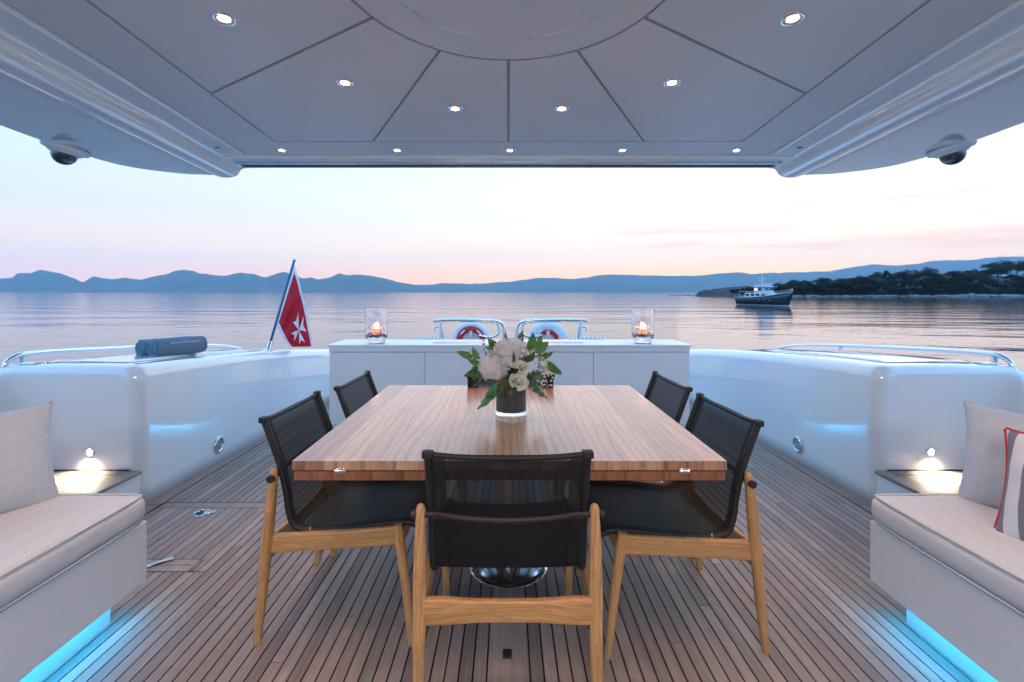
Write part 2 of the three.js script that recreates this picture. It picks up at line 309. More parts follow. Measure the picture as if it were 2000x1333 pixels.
  const spots = [[1433, 566, 6, 0], [1447, 564, 8, 0], [1470, 561, 8, 1], [1490, 557, 11, 0], [1508, 555, 10, 1], [1528, 553, 13, 0], [1550, 549, 14, 1], [1563, 547, 11, 0], [1580, 552, 12, 0], [1600, 545, 12, 1], [1610, 543, 12, 0], [1628, 549, 13, 0], [1648, 543, 12, 1], [1668, 542, 13, 0], [1690, 541, 14, 1], [1705, 540, 13, 0], [1727, 529, 12, 1], [1742, 540, 13, 0], [1760, 527, 17, 1], [1778, 541, 12, 0], [1806, 521, 18, 1], [1822, 538, 13, 0], [1840, 537, 12, 1], [1862, 529, 13, 0], [1880, 537, 14, 0], [1902, 530, 17, 1], [1920, 526, 15, 0], [1934, 512, 15, 1], [1950, 520, 15, 0], [1965, 507, 19, 1], [1985, 510, 18, 0], [2005, 512, 17, 1], [2030, 512, 18, 0], [2060, 508, 18, 1], [2100, 511, 18, 0], [2150, 508, 19, 1]];
  const looks = ['low', 'wide', 'tall', 'leaning', 'dense', 'ragged', 'round', 'flat topped', 'sparse'];
  for (let k = 0; k < 16; k++) { const px = 1565 + k * 29 + (k * 13 % 9); spots.push([px, topAt(px) - 2 - (k * 7 % 6), 13 + (k * 5 % 6), k % 2]); }
  spots.forEach(([px, py, wpx, tall], i) => {
    const Z = Zs + 8 + (i * 37 % 5) * 8, w = wpx / 945 * Z * 1.35, top = 1.3 + (571 - py) / 945 * Z, h = w * rr(0.55, 0.8), x = (px - 993) / 945 * Z;
    const ground = SEA + 1.0 + Math.max(0, (top - SEA) * 0.25), ch = Math.max(2.2, h);
    const t = thing('pine_tree', `dark umbrella pine with ${tall ? 'bare leaning trunk' : 'low spreading crown'} on the wooded island`, 'tree', [x, ground - 1.5, -Z], rnd() * 6.28, 'pines on the island');
    const cy = top - ground + 1.5 - ch * 0.85, ln = rr(-0.12, 0.12) * cy;
    mesh('crown', crown(w, ch, 2600, 0.42).translate(ln, cy, 0), leafMat[i % 3], t);
    const limbs = [limb([[0, 0, 0], [ln * 0.3, cy * 0.5, 0.1], [ln, cy, 0]], [0.36, 0.26, 0.16], 8)];
    for (let b = 0; b < 4; b++) { const a = b * 1.57 + rnd(); limbs.push(limb([[ln * 0.7, cy * 0.72, 0], [ln + Math.cos(a) * w * 0.3, cy * 0.92, Math.sin(a) * w * 0.3], [ln + Math.cos(a) * w * 0.5, cy + ch * 0.2, Math.sin(a) * w * 0.5]], [0.16, 0.11, 0.05], 6)); }
    mesh('trunk', limbs, bark, t);
  });
  // undergrowth between the trunks: one mass
  const us = [];
  for (let k = 0; k < 760; k++) {
    const px = mix(1440, 2250, Math.pow(rnd(), 0.9)), Z = Zs + rr(0, 34), s = rr(2, 4.2) * (px < 1500 ? 0.55 : 1), top = 1.3 + (571 - topAt(px)) / 945 * Z;
    us.push(crown(s, s * 0.7, 240, 0.5).translate((px - 993) / 945 * Z, Math.min(top - s * 0.3, SEA + 2.0 + rnd() * (top - SEA) * 0.6), -Z));
  }
  const ug = mesh('island_undergrowth', us, leafMat[2]); ug.userData = { kind: 'stuff', label: 'dark scrub and low woodland covering the island', category: 'woodland' };
}
scene.fog = new THREE.FogExp2(new THREE.Color(0.52, 0.78, 1.0), 0.000036);

// ------------------------------------------------------------------ the yacht's hull, deck and side mouldings
const inX = (Z) => 2.24 - 0.036 * Math.max(0, Z - 2.95);       // inboard face of the side mouldings
{
  const hull = structGroup('hull');
  mesh('hull_body', box(6.3, 2.9, 9.4, 0, -1.475, -3.15), M.paint, hull);
  mesh('caulking', box(4.6, 0.02, 9.2, 0, -0.013, -3.1), M.caulk, hull);
}
const deck = structGroup('deck');
function plankGeo(x0, x1, Z0, Z1, y0 = -0.004, th = 0.012) {
  const g = new THREE.BoxGeometry(x1 - x0, th, Z1 - Z0).translate((x0 + x1) / 2, y0 + th / 2 - 0.004, -(Z0 + Z1) / 2), p = g.attributes.position, uv = g.attributes.uv, ox = rnd() * 9, oz = rnd() * 9;
  for (let i = 0; i < p.count; i++) uv.setXY(i, p.getX(i) - x0 + ox * 0.25, p.getZ(i) + oz);
  return g;
}
const HATCH = { x0: -2.116, x1: -1.4035, Z0: 2.24, Z1: 2.98 };
{
  const P = 0.0475, gap = 0.0062, king = 0.147, Zn = -1.35, Zf = 7.3;
  const strip = (x0, x1, cuts) => { const zs = [Zn, ...cuts, Zf]; for (let k = 0; k < zs.length - 1; k++) mesh('plank', plankGeo(x0 + gap / 2, x1 - gap / 2, zs[k] + (k ? 0.002 : 0), zs[k + 1] - 0.002), M.deck[Math.floor(rnd() * 4)], deck); };
  strip(-king / 2, king / 2, [3.02]);
  for (const s of [-1, 1]) for (let k = 0; k < 44; k++) {
    const a = king / 2 + k * P, b = a + P, x0 = s > 0 ? a : -b, x1 = s > 0 ? b : -a;
    if (b > 2.13) break;
    if (x1 > HATCH.x0 + 0.01 && x0 < HATCH.x1 - 0.005) {           // broken by the hatch
      const c0 = Math.max(x0, HATCH.x0 - 9), zs = [[Zn, HATCH.Z0], [HATCH.Z1, Zf]];
      for (const [z0, z1] of zs) mesh('plank', plankGeo(c0 + gap / 2, x1 - gap / 2, z0 + 0.003, z1 - 0.003), M.deck[Math.floor(rnd() * 4)], deck);
      continue;
    }
    const cuts = k % 4 === 1 && s > 0 ? [2.97] : k % 4 === 3 ? [rr(1.5, 2.6)] : k % 4 === 0 ? [rr(3.4, 5)] : [];
    strip(x0, x1, cuts);
  }
  for (const s of [-1, 1]) for (const [z0, z1] of [[Zn, 1.2], [1.205, 2.95], [2.955, 7.3]]) {   // margin boards along the mouldings
    const xa = 2.128, xb = 2.30, g = plankGeo(s > 0 ? xa : -xb, s > 0 ? xb : -xa, z0, z1, -0.005); mesh('margin_board', g, M.margin, deck);
  }
}
{ // flush hatch in the deck
  const t = thing('deck_hatch', 'flush teak deck hatch with ring pull beside the towel side moulding', 'hatch');
  const { x0, x1, Z0, Z1 } = HATCH, wood = M.deck;
  mesh('frame_board', plankGeo(x0 + 0.01, x1 - 0.004, Z1 - 0.07, Z1 - 0.006), M.margin, t);
  mesh('frame_board', plankGeo(x0 + 0.004, x1 - 0.06, Z0 + 0.006, Z0 + 0.052), wood[2], t);
  mesh('frame_board', plankGeo(x0 + 0.004, x1 - 0.06, Z0 + 0.058, Z0 + 0.104), wood[2], t);
  for (let x = x0 + 0.004; x < x1 - 0.02; x += 0.0475) mesh('plank', plankGeo(x + 0.0024, Math.min(x + 0.0451, x1 - 0.004), x + 0.05 > x1 - 0.06 ? Z0 + 0.006 : Z0 + 0.11, Z1 - 0.076), wood[Math.floor(rnd() * 4)], t);
  
  const ring = mesh('ring_pull', [cyl(0.05, 0.05, 0.004, -1.79, 0.006, -2.83, 32), new THREE.TorusGeometry(0.042, 0.004, 8, 32).rotateX(Math.PI / 2).translate(-1.79, 0.009, -2.83), rbox(0.06, 0.006, 0.03, 0.003, -1.755, 0.01, -2.84)], M.steel, t);
  mesh('pull_recess', cyl(0.026, 0.026, 0.002, -1.81, 0.0095, -2.83, 24), M.black, ring);
  mesh('hinge_strap', [limb([[-1.72, 0.009, -2.26], [-1.68, 0.012, -2.30], [-1.63, 0.009, -2.35]], [[0.022, 0.004], [0.012, 0.004], [0.020, 0.004]], 10), cyl(0.022, 0.022, 0.006, -1.72, 0.009, -2.26)], M.brushed, t);
}
{
  const d = thing('deck_socket', 'small black square socket plate let into the teak centre plank', 'deck fitting', [-0.004, 0, -1.73]);
  mesh('plate', rbox(0.032, 0.006, 0.042, 0.002, 0, 0.006, 0), M.black, d);
  mesh('screw', [cyl(0.004, 0.004, 0.002, -0.01, 0.0095, 0.016, 10), cyl(0.004, 0.004, 0.002, 0.01, 0.0095, 0.016, 10)], M.steel, d);
}
// side mouldings (lockers): rounded white gelcoat boxes that fall away towards the stern
const topY = (Z) => 0.85 - 0.040 * Math.max(0, Z - 2.95) - 0.0145 * Math.pow(Math.max(0, Z - 2.95), 2);
function moulding(s) {
  const rows = [], r0 = 0.075, zs = [];
  for (let k = 0; k <= 8; k++) zs.push(2.95 + r0 * (1 - Math.cos(k / 8 * Math.PI / 2)));
  for (let k = 1; k <= 30; k++) zs.push(2.95 + r0 + (7.25 - 2.95 - r0) * k / 30);
  for (const Z of zs) {
    const q = Z - 2.95, d = q < r0 ? r0 - Math.sqrt(Math.max(0, r0 * r0 - (r0 - q) * (r0 - q))) : 0;
    const xi = inX(Z) + d, ty = topY(Z) - d * 0.7, R = 0.085, row = [];
    row.push([xi, -0.03], [xi, 0.10], [xi, 0.3], [xi, 0.5]);
    for (let k = 0; k <= 8; k++) { const a = k / 8 * Math.PI / 2; row.push([xi + 0.012 + (R) * (1 - Math.cos(a)), ty - R + R * Math.sin(a)]); }
    row.push([2.75, ty + 0.006], [3.12 - d, ty], [3.19 - d, ty - 0.03], [3.22 - d, ty - 0.1], [3.22 - d, 0.2], [3.16, -0.5], [3.1, -0.6]);
    rows.push(row.map(([x, y]) => [s * x, y, -Z]));
  }
  const g = skin(rows, { closed: true, caps: true });
  if (s > 0) { /* winding does not matter: both faces are drawn */ }
  return g;
}
for (const s of [-1, 1]) {
  const side = s < 0 ? 'flag' : 'anchored yacht';
  const t = thing('side_locker', s < 0 ? 'white glossy moulded side locker that carries the rolled towels and flag' : 'white glossy moulded side locker on the pine island side', 'locker');
  const geo = moulding(s);
  mesh('body', geo, M.gel, t);
  mesh('gasket', rbox(0.9, 0.008, 0.012, 0.003, s * 2.76, 0.214, -2.952), M.black, t);
  // lid on the top, following its fall
  const lid = skin([3.12, 3.2, 3.6, 4.0, 4.4, 4.6].map((Z, i, a) => { const e = i === 0 || i === a.length - 1 ? 0.002 : 0.012; return [[2.44, 0.001], [2.45, e], [2.75, e + 0.006], [2.98, e], [2.99, 0.001]].map(([x, y]) => [s * x, topY(Z) + 0.003 + y, -Z]); }));
  mesh('lid', lid, M.gel, t);
  mesh('latch', [rbox(0.10, 0.012, 0.05, 0.005, s * 3.0, topY(3.0) + 0.006, -3.03), cyl(0.03, 0.03, 0.012, s * 2.94, topY(3.03) + 0.008, -3.05)], M.steel, t);
  // grab rail along the outer edge
  const rail = [[s * 3.12, 0.80, -2.99], [s * 3.115, 0.866, -3.0], [s * 3.10, 0.900, -3.05], [s * 3.085, 0.902, -3.2], [s * 3.05, topY(3.8) + 0.056, -3.8], [s * 3.02, topY(4.4) + 0.052, -4.4], [s * 2.99, topY(5.0) + 0.04, -5.0], [s * 2.97, topY(5.35) + 0.01, -5.35]];
  const rt = thing('grab_rail', s < 0 ? 'curved stainless grab rail on the locker behind the towels' : 'curved stainless grab rail on the locker facing the pine island', 'rail');
  mesh('rail_tube', tube(rail, 0.016, 80, 12), M.steel, rt);
  mesh('stanchion', rod([s * 3.02, topY(4.4) - 0.01, -4.4], [s * 3.02, topY(4.4) + 0.048, -4.4], 0.014), M.steel, rt);
  mesh('stanchion', rod([s * 3.095, topY(3.1) - 0.01, -3.08], [s * 3.095, topY(3.1) + 0.055, -3.08], 0.017), M.steel, rt);
  // round fitting low on the inboard face
  const fx = inX(3.69), ft = thing('scupper_light', `round steel rimmed fitting low on the locker on the ${side} side`, 'fitting', [s * (fx - 0.004), 0.135, -3.69]);
  ft.rotation.y = -s * 0.036;
  mesh('rim', new THREE.TorusGeometry(0.052, 0.011, 12, 40).rotateY(Math.PI / 2), M.steel, ft);
  mesh('cover', cyl(0.047, 0.047, 0.008, 0, 0, 0, 32).rotateZ(Math.PI / 2), M.brushed, ft);
  // raised side deck ahead of the locker
  const sd = structGroup(s < 0 ? 'side_deck_left' : 'side_deck_right');
  mesh('riser', box(0.96, 0.235, 4.30, s * (2.245 + 0.48), 0.0775, -0.799), M.gel, sd);
  mesh('edge_board', plankGeo(s > 0 ? 2.232 : -2.30, s > 0 ? 2.30 : -2.232, -1.3, 2.945, 0.199, 0.018), M.margin, sd);
  mesh('edge_board', plankGeo(s > 0 ? 2.302 : -3.1, s > 0 ? 3.1 : -2.302, 2.885, 2.945, 0.199, 0.016), M.margin, sd);
  for (let k = 0; k < 17; k++) { const a = 2.304 + k * 0.0475; mesh('plank', plankGeo(s > 0 ? a : -a - 0.043, s > 0 ? a + 0.043 : -a, -1.3, 2.88, 0.199, 0.014), M.deck[k % 4], sd); }
  const bw = struct(s < 0 ? 'bulwark_left' : 'bulwark_right', rbox(0.09, 0.66, 4.2, 0.03, s * 3.17, 0.52, -0.8), M.gel);
  // step lamp in the locker's forward face
  const lx = s < 0 ? -2.55 : 2.575, lt = thing('step_lamp', s < 0 ? 'small bright step lamp in locker face beside the flag side sofa' : 'small bright step lamp in locker face beside the striped pillow sofa', 'lamp', [lx, 0.325, -2.946]);
  mesh('bezel', new THREE.TorusGeometry(0.022, 0.005, 10, 32), M.steel, lt);
  mesh('lens', cyl(0.019, 0.019, 0.006, 0, 0, 0, 24).rotateX(Math.PI / 2), M.stepLens, lt);
  const sl = new THREE.SpotLight(new THREE.Color(1, 0.86, 0.62), 0.7, 4, 1.15, 0.7, 2); sl.position.set(lx, 0.325, -2.93); sl.target.position.set(lx, 0.0, -2.72); sl.castShadow = true; sl.shadow.radius = 1;
  scene.add(sl, sl.target);
}
// saloon bulkhead behind the photographer: closes the cockpit forward
{
  const t = thing('saloon_bulkhead', 'white saloon bulkhead with sliding glass doors closing the cockpit forward', 'wall');
  mesh('wall', [box(1.6, 2.7, 0.08, -2.4, 1.35, 1.35), box(1.6, 2.7, 0.08, 2.4, 1.35, 1.35), box(3.2, 0.34, 0.08, 0, 2.53, 1.35)], M.paint, t);
  for (const x of [-0.8, 0.8]) { const d = mesh('door', box(1.58, 2.35, 0.012, x, 1.18, 1.35), M.glass, t); mesh('handle', rod([x * 0.12, 0.85, 1.31], [x * 0.12, 1.25, 1.31], 0.012), M.steel, d); }
}

// the lit saloon behind those doors: its ceiling lamp is what lights the faces turned forward
{
  const r = structGroup('saloon');
  mesh('floor', box(5.4, 0.06, 2.4, 0, -0.02, 2.6), std({ color: lin(0.30, 0.22, 0.16), roughness: 0.6 }), r);
  mesh('ceiling', box(5.4, 0.06, 2.4, 0, 2.55, 2.6), M.soffit, r);
  mesh('back_wall', box(5.4, 2.6, 0.06, 0, 1.27, 3.83), M.soffit, r);
  for (const x of [-2.73, 2.73]) mesh('side_wall', box(0.06, 2.6, 2.4, x, 1.27, 2.6), M.soffit, r);
  const t = thing('saloon_lamp', 'wide warm ceiling lamp inside the saloon behind the glass doors', 'lamp', [0, 2.30, 2.3]);
  t.lookAt(0, 0.2, 0.3);
  mesh('housing', rbox(2.1, 0.42, 0.05, 0.01, 0, 0, -0.03), M.paint, t);
  mesh('diffuser', box(2.0, 0.34, 0.008, 0, 0, 0.0), std({ color: lin(0.9, 0.85, 0.8), emissive: lin(1, 0.95, 0.90), emissiveIntensity: 2.5 }), t);
  const l = new THREE.RectAreaLight(new THREE.Color(1, 0.95, 0.90), 11, 2.0, 0.34); l.position.set(0, 2.29, 2.288); l.lookAt(0, 0.19, 0.288); scene.add(l);
}

// ------------------------------------------------------------------ hardtop over the cockpit; it falls gently towards the stern
const SL = 0.0535, roofY = (Z) => 2.5089 - SL * Z;
{
  const t = thing('hardtop', 'white panelled hardtop roof with glossy rounded side wings over the cockpit', 'roof', [0, 2.5089, 0]);
  t.rotation.x = -SL;
  const shapeGeo = (pts, depth, bev = 0.004) => { const s = new THREE.Shape(pts.map(([x, z]) => new THREE.Vector2(x, z))); const g = new THREE.ExtrudeGeometry(s, { depth: depth - bev * 2, bevelEnabled: true, bevelThickness: bev, bevelSize: bev, bevelSegments: 2, curveSegments: 24 }); return g.rotateX(-Math.PI / 2); };   // shape (x, Z) lies flat, thickness upwards from bev
  mesh('backing', box(3.9, 0.034, 5.0, 0, 0.032, -1.1), M.recess, t);
  mesh('roof_slab', box(4.4, 0.14, 5.1, 0, 0.123, -1.15), M.roofGel, t);
  const C = [0, 1.64], R = 0.625, G = 0.010;
  const arc = (r, a0, a1, n) => Array.from({ length: n + 1 }, (_, k) => { const a = mix(a0, a1, k / n); return [C[0] + Math.sin(a) * r, C[1] + Math.cos(a) * r]; });
  // ribs: [start on the circle, end on the border], relative to the circle's centre
  const ribs = [[[0, 0.625], [0, 1.666]], [[0.3065, 0.538], [0.925, 1.666]], [[0.546, 0.308], [1.6, 0.965]]];
  const off = (p, q, d) => { const dx = q[0] - p[0], dz = q[1] - p[1], l = Math.hypot(dx, dz); return [[p[0] - dz / l * d, p[1] + dx / l * d], [q[0] - dz / l * d, q[1] + dx / l * d]]; };
  const fieldX = 1.6 - G, fieldZ = 1.666 - G;
  const panels = [];
  const sector = (ra, rb, corner) => {                        // between rib a (nearer the centre line) and rib b, in the quadrant x > 0, z > 0
    const A = off(ra[0], ra[1], -G), B = off(rb[0], rb[1], G), rin = R + G;
    const onArc = ([p, q]) => { for (let k = 0; k <= 200; k++) { const u = k / 200, x = mix(p[0], q[0], u - 0.1), z = mix(p[1], q[1], u - 0.1); if (Math.hypot(x, z) >= rin) return [x, z]; } return p; };
    const toBorder = ([p, q]) => { for (let k = 0; k <= 400; k++) { const u = 0.8 + k / 1000, x = mix(p[0], q[0], u), z = mix(p[1], q[1], u); if (x >= fieldX || z >= fieldZ) return [Math.min(x, fieldX), Math.min(z, fieldZ)]; } return q; };
    const a0 = onArc(A), b0 = onArc(B), a1 = toBorder(A), b1 = toBorder(B);
    const angA = Math.atan2(a0[0], a0[1]), angB = Math.atan2(b0[0], b0[1]);
    const ar = []; for (let k = 0; k <= 10; k++) { const a = mix(angA, angB, k / 10); ar.push([Math.sin(a) * rin, Math.cos(a) * rin]); }
    return [...ar, b1, ...(corner ? [[fieldX, fieldZ]] : []), a1];
  };
  const q1 = sector(ribs[0], ribs[1], false), q2 = sector(ribs[1], ribs[2], true);
  for (const sx of [-1, 1]) for (const sz of [-1, 1]) for (const q of [q1, q2]) panels.push(q.map(([x, z]) => [x * sx, C[1] + z * sz]));
  // the two side panels between the rib pairs
  const B2 = off(ribs[2][0], ribs[2][1], -G), sArc = []; { const a0 = Math.atan2(B2[0][0], B2[0][1]) + 0.005; for (let k = 0; k <= 12; k++) { const a = mix(a0, Math.PI - a0, k / 12); sArc.push([Math.sin(a) * (R + G), Math.cos(a) * (R + G)]); } }
  const zEnd = B2[1][1] - 0.01;
  for (const sx of [-1, 1]) panels.push([...sArc, [fieldX, -zEnd], [fieldX, zEnd]].map(([x, z]) => [x * sx, C[1] + z]));
  for (const p of panels) mesh('ceiling_panel', shapeGeo(p, 0.020), M.panel, t);
  // the middle: a ring and a disc with a bright trim between them
  { const s = new THREE.Shape(arc(R - G, 0, 2 * Math.PI, 72).map(([x, z]) => new THREE.Vector2(x, z))); s.holes.push(new THREE.Path(arc(0.463, 0, 2 * Math.PI, 72).reverse().map(([x, z]) => new THREE.Vector2(x, z))));
    mesh('ceiling_ring', new THREE.ExtrudeGeometry(s, { depth: 0.012, bevelEnabled: true, bevelThickness: 0.004, bevelSize: 0.004, bevelSegments: 2 }).rotateX(-Math.PI / 2), M.panel, t); }
  mesh('ceiling_disc', shapeGeo(arc(0.454, 0, 2 * Math.PI, 72), 0.020), M.panel, t);
  mesh('trim_ring', new THREE.TorusGeometry(0.4585, 0.005, 8, 120).rotateX(Math.PI / 2).translate(0, -0.002, -C[1]), M.steel, t);
  // the plain border round the panelled field
  const bz = 3.306 + G;
  for (const q of [-1, 1]) mesh('border', box(0.325 - G, 0.034, 5.0, q * (1.7625 + G / 2), 0.017, -1.086), M.soffit, t);
  mesh('border', box(3.2 + 2 * G - 0.004, 0.034, 3.586 - bz, 0, 0.0165, -(bz + 3.586) / 2), M.soffit, t);
  mesh('border', box(3.2 + 2 * G - 0.004, 0.034, 1.3, 0, 0.0165, 0.7), M.soffit, t);
  // aft beam with the awning track
  mesh('aft_beam', rbox(4.26, 0.10, 0.20, 0.012, 0, 0.028, -3.688), M.roofGel, t);
  mesh('awning_track', [rbox(4.16, 0.014, 0.05, 0.003, 0, -0.026, -3.70), rbox(4.16, 0.02, 0.012, 0.003, 0, -0.028, -3.775), rbox(4.16, 0.010, 0.075, 0.003, 0, -0.016, -3.745)], M.brushed, t);
  mesh('track_slot', box(4.12, 0.004, 0.036, 0, -0.0225, -3.747), M.black, t);
  { const g = []; for (let k = -16; k <= 16; k++) g.push(cyl(0.005, 0.005, 0.003, k * 0.126, -0.0335, -3.70, 8)); const sc = mesh('track_screws', g, M.black, t); sc.userData.kind = 'stuff'; }
  // glossy side wings
  const outer = (Z) => { const k = [[-2, 3.17], [2.9, 3.17], [3.3, 3.15], [3.5, 3.11], [3.62, 3.06], [3.72, 2.97], [3.80, 2.83], [3.86, 2.70], [3.96, 2.5]]; let i = 0; while (i < k.length - 2 && Z > k[i + 1][0]) i++; return mix(k[i][1], k[i + 1][1], (Z - k[i][0]) / (k[i + 1][0] - k[i][0])); };
  for (const s of [-1, 1]) {
    const rows = [], zs = []; for (let k = 0; k <= 18; k++) zs.push(mix(-1.4, 3.0, k / 18)); for (let k = 1; k <= 16; k++) zs.push(mix(3.0, 3.84, k / 16)); for (let k = 1; k <= 10; k++) zs.push(3.84 + 0.13 * Math.sin(k / 10 * Math.PI / 2));
    for (const Z of zs) {
      const xo = outer(Z), n = Z > 3.84 ? Math.sqrt(Math.max(0.0004, 1 - Math.pow((Z - 3.84) / 0.1305, 2))) : 1;
      const pts = [[1.932, 0.004], [1.98, 0.002], [2.06, -0.004], [2.115, -0.010], [2.135, -0.022], [2.15, -0.045]];
      for (let k = 0; k <= 8; k++) { const a = Math.PI * (0.08 + 0.80 * k / 8); pts.push([2.255 - Math.cos(a) * 0.105, -0.045 - Math.sin(a) * 0.048]); }
      pts.push([2.375, -0.070], [2.42, -0.068], [mix(2.42, xo - 0.16, 0.5), -0.066], [xo - 0.16, -0.066], [xo - 0.145, -0.063], [xo - 0.02, -0.012], [xo, 0.02], [xo - 0.01, 0.10], [xo - 0.15, 0.17], [2.3, 0.19], [1.932, 0.19]);
      rows.push(pts.map(([x, y]) => [s * (2.27 + (Math.min(x, Math.max(xo, 2.4)) - 2.27) * n), 0.03 + (y - 0.03) * n, -Z]));
    }
    mesh('side_wing', skin(rows, { closed: true, caps: true }), M.roofGel, t);
    mesh('drain_slot', rbox(0.035, 0.004, 0.012, 0.0015, s * 2.06, -0.006, -3.42), M.black, t);
  }
}
// downlights
function downlight(X, Z, r, lens, color, power, label, group) {
  const t = thing('downlight', label, 'ceiling lamp', [X, roofY(Z) - 0.001, -Z], 0, group); t.rotation.x = -SL;
  mesh('bezel', new THREE.LatheGeometry([[r * 0.58, 0.004], [r * 0.66, -0.006], [r * 0.86, -0.009], [r, -0.004], [r, 0.004]].map(([x, y]) => new THREE.Vector2(x, y)), 36), M.steel, t);
  mesh('lens', cyl(r * 0.44, r * 0.44, 0.004, 0, -0.003, 0, 28), lens, t);
  mesh('reflector', new THREE.LatheGeometry([[r * 0.44, 0.0], [r * 0.5, -0.004], [r * 0.60, -0.0055]].map(([x, y]) => new THREE.Vector2(x, y)), 32), M.rim, t);
  const l = new THREE.SpotLight(color, power, 8, 0.66, 0.5, 2); l.position.set(X, roofY(Z) - 0.02, -Z); l.target.position.set(X, 0, -Z); l.castShadow = true; l.shadow.radius = 1.4;
  scene.add(l, l.target);
}
for (let k = 0; k < 12; k++) {
  const a = (15 + 30 * k) * Math.PI / 180;
  downlight(Math.sin(a) * 1.185, 1.64 + Math.cos(a) * 1.185, 0.047, M.warmLens, new THREE.Color(1, 0.58, 0.35), 0.75, 'round warm downlight set in the padded panels round the ceiling disc', 'warm downlights in a ring');
}
for (const X of [-1.63, -0.80, 0.01, 0.82, 1.64]) downlight(X, 3.477, 0.040, M.coolLens, new THREE.Color(1, 0.86, 0.70), 0.25, 'small pale downlight in the plain ceiling border along the awning track', 'pale downlights along the awning track');
for (const s of [-1, 1]) {
  const Z = 3.28, t = thing('dome_camera', s < 0 ? 'dark dome security camera under the roof wing on the flag side' : 'dark dome security camera under the roof wing on the island side', 'camera', [s * 3.0, roofY(Z) - 0.052, -Z]);
  t.rotation.x = -SL; t.rotation.z = s * 0.22;
  mesh('mount_plate', new THREE.LatheGeometry([[0, 0.012], [0.105, 0.012], [0.13, 0.002], [0.132, -0.012], [0.122, -0.026], [0.10, -0.032], [0.083, -0.046], [0.075, -0.046], [0, -0.046]].map(([x, y]) => new THREE.Vector2(x, y)), 40), M.paint, t);
  mesh('dome', new THREE.SphereGeometry(0.073, 32, 16, 0, Math.PI * 2, Math.PI / 2, Math.PI / 2).translate(0, -0.046, 0), M.darkGlass, t);
  const g = []; for (let k = 0; k < 4; k++) { const a = k * Math.PI / 2 + 0.6; g.push(cyl(0.005, 0.005, 0.004, Math.cos(a) * 0.113, -0.028, Math.sin(a) * 0.113, 8)); } mesh('screw', g, M.brushed, t);
}

// ------------------------------------------------------------------ bar cabinet
{
  const Z0 = 4.3, Z1 = 4.76, X0 = -1.593, X1 = 1.612, t = thing('bar_cabinet', 'long white bar cabinet standing between the dining table and the stern', 'cabinet');
  const w = X1 - X0, xc = (X0 + X1) / 2, zc = -(Z0 + Z1) / 2;
  mesh('carcass', box(w - 0.03, 0.66, Z1 - Z0 - 0.05, xc, 0.46, zc), M.bar, t);
  const seams = [X0, -0.742, 0.755, X1];
  for (let k = 0; k < 3; k++) mesh('front_panel', rbox(seams[k + 1] - seams[k] - 0.004, 0.64, 0.02, 0.003, (seams[k] + seams[k + 1]) / 2, 0.445, -Z0 - 0.006), M.bar, t);
  mesh('fascia', rbox(w, 0.045, 0.022, 0.003, xc, 0.792, -Z0 - 0.004), M.bar, t);
  for (const [x] of [[X0 + 0.008], [X1 - 0.008]]) mesh('side_panel', rbox(0.02, 0.69, Z1 - Z0 - 0.02, 0.003, x, 0.47, zc - 0.012), M.bar, t);
  mesh('worktop', rbox(w + 0.03, 0.018, Z1 - Z0 + 0.03, 0.005, xc, 0.824, zc), M.barTop, t);
  mesh('inset_lid', [rbox(1.36, 0.006, 0.24, 0.002, 0.0, 0.836, zc - 0.04), rbox(1.40, 0.004, 0.28, 0.002, 0, 0.834, zc - 0.04)], M.steel, t);
  mesh('plinth', box(w - 0.26, 0.13, Z1 - Z0 - 0.16, xc, 0.066, zc - 0.01), M.paint, t);
  const strip = (wd, dp, x, z, turn) => {
    mesh('led_strip', box(wd, 0.008, dp, x, 0.122, z), M.cyan, t);
    const l = new THREE.RectAreaLight(new THREE.Color(0.0, 0.42, 0.9), wd > 1 ? 26 : 12, wd, dp); l.position.set(x, 0.117, z); l.lookAt(x, -1, z); scene.add(l);
  };
  strip(w - 0.14, 0.03, xc, -Z0 - 0.055); strip(0.03, 0.36, X0 + 0.06, zc); strip(0.03, 0.36, X1 - 0.06, zc);
}
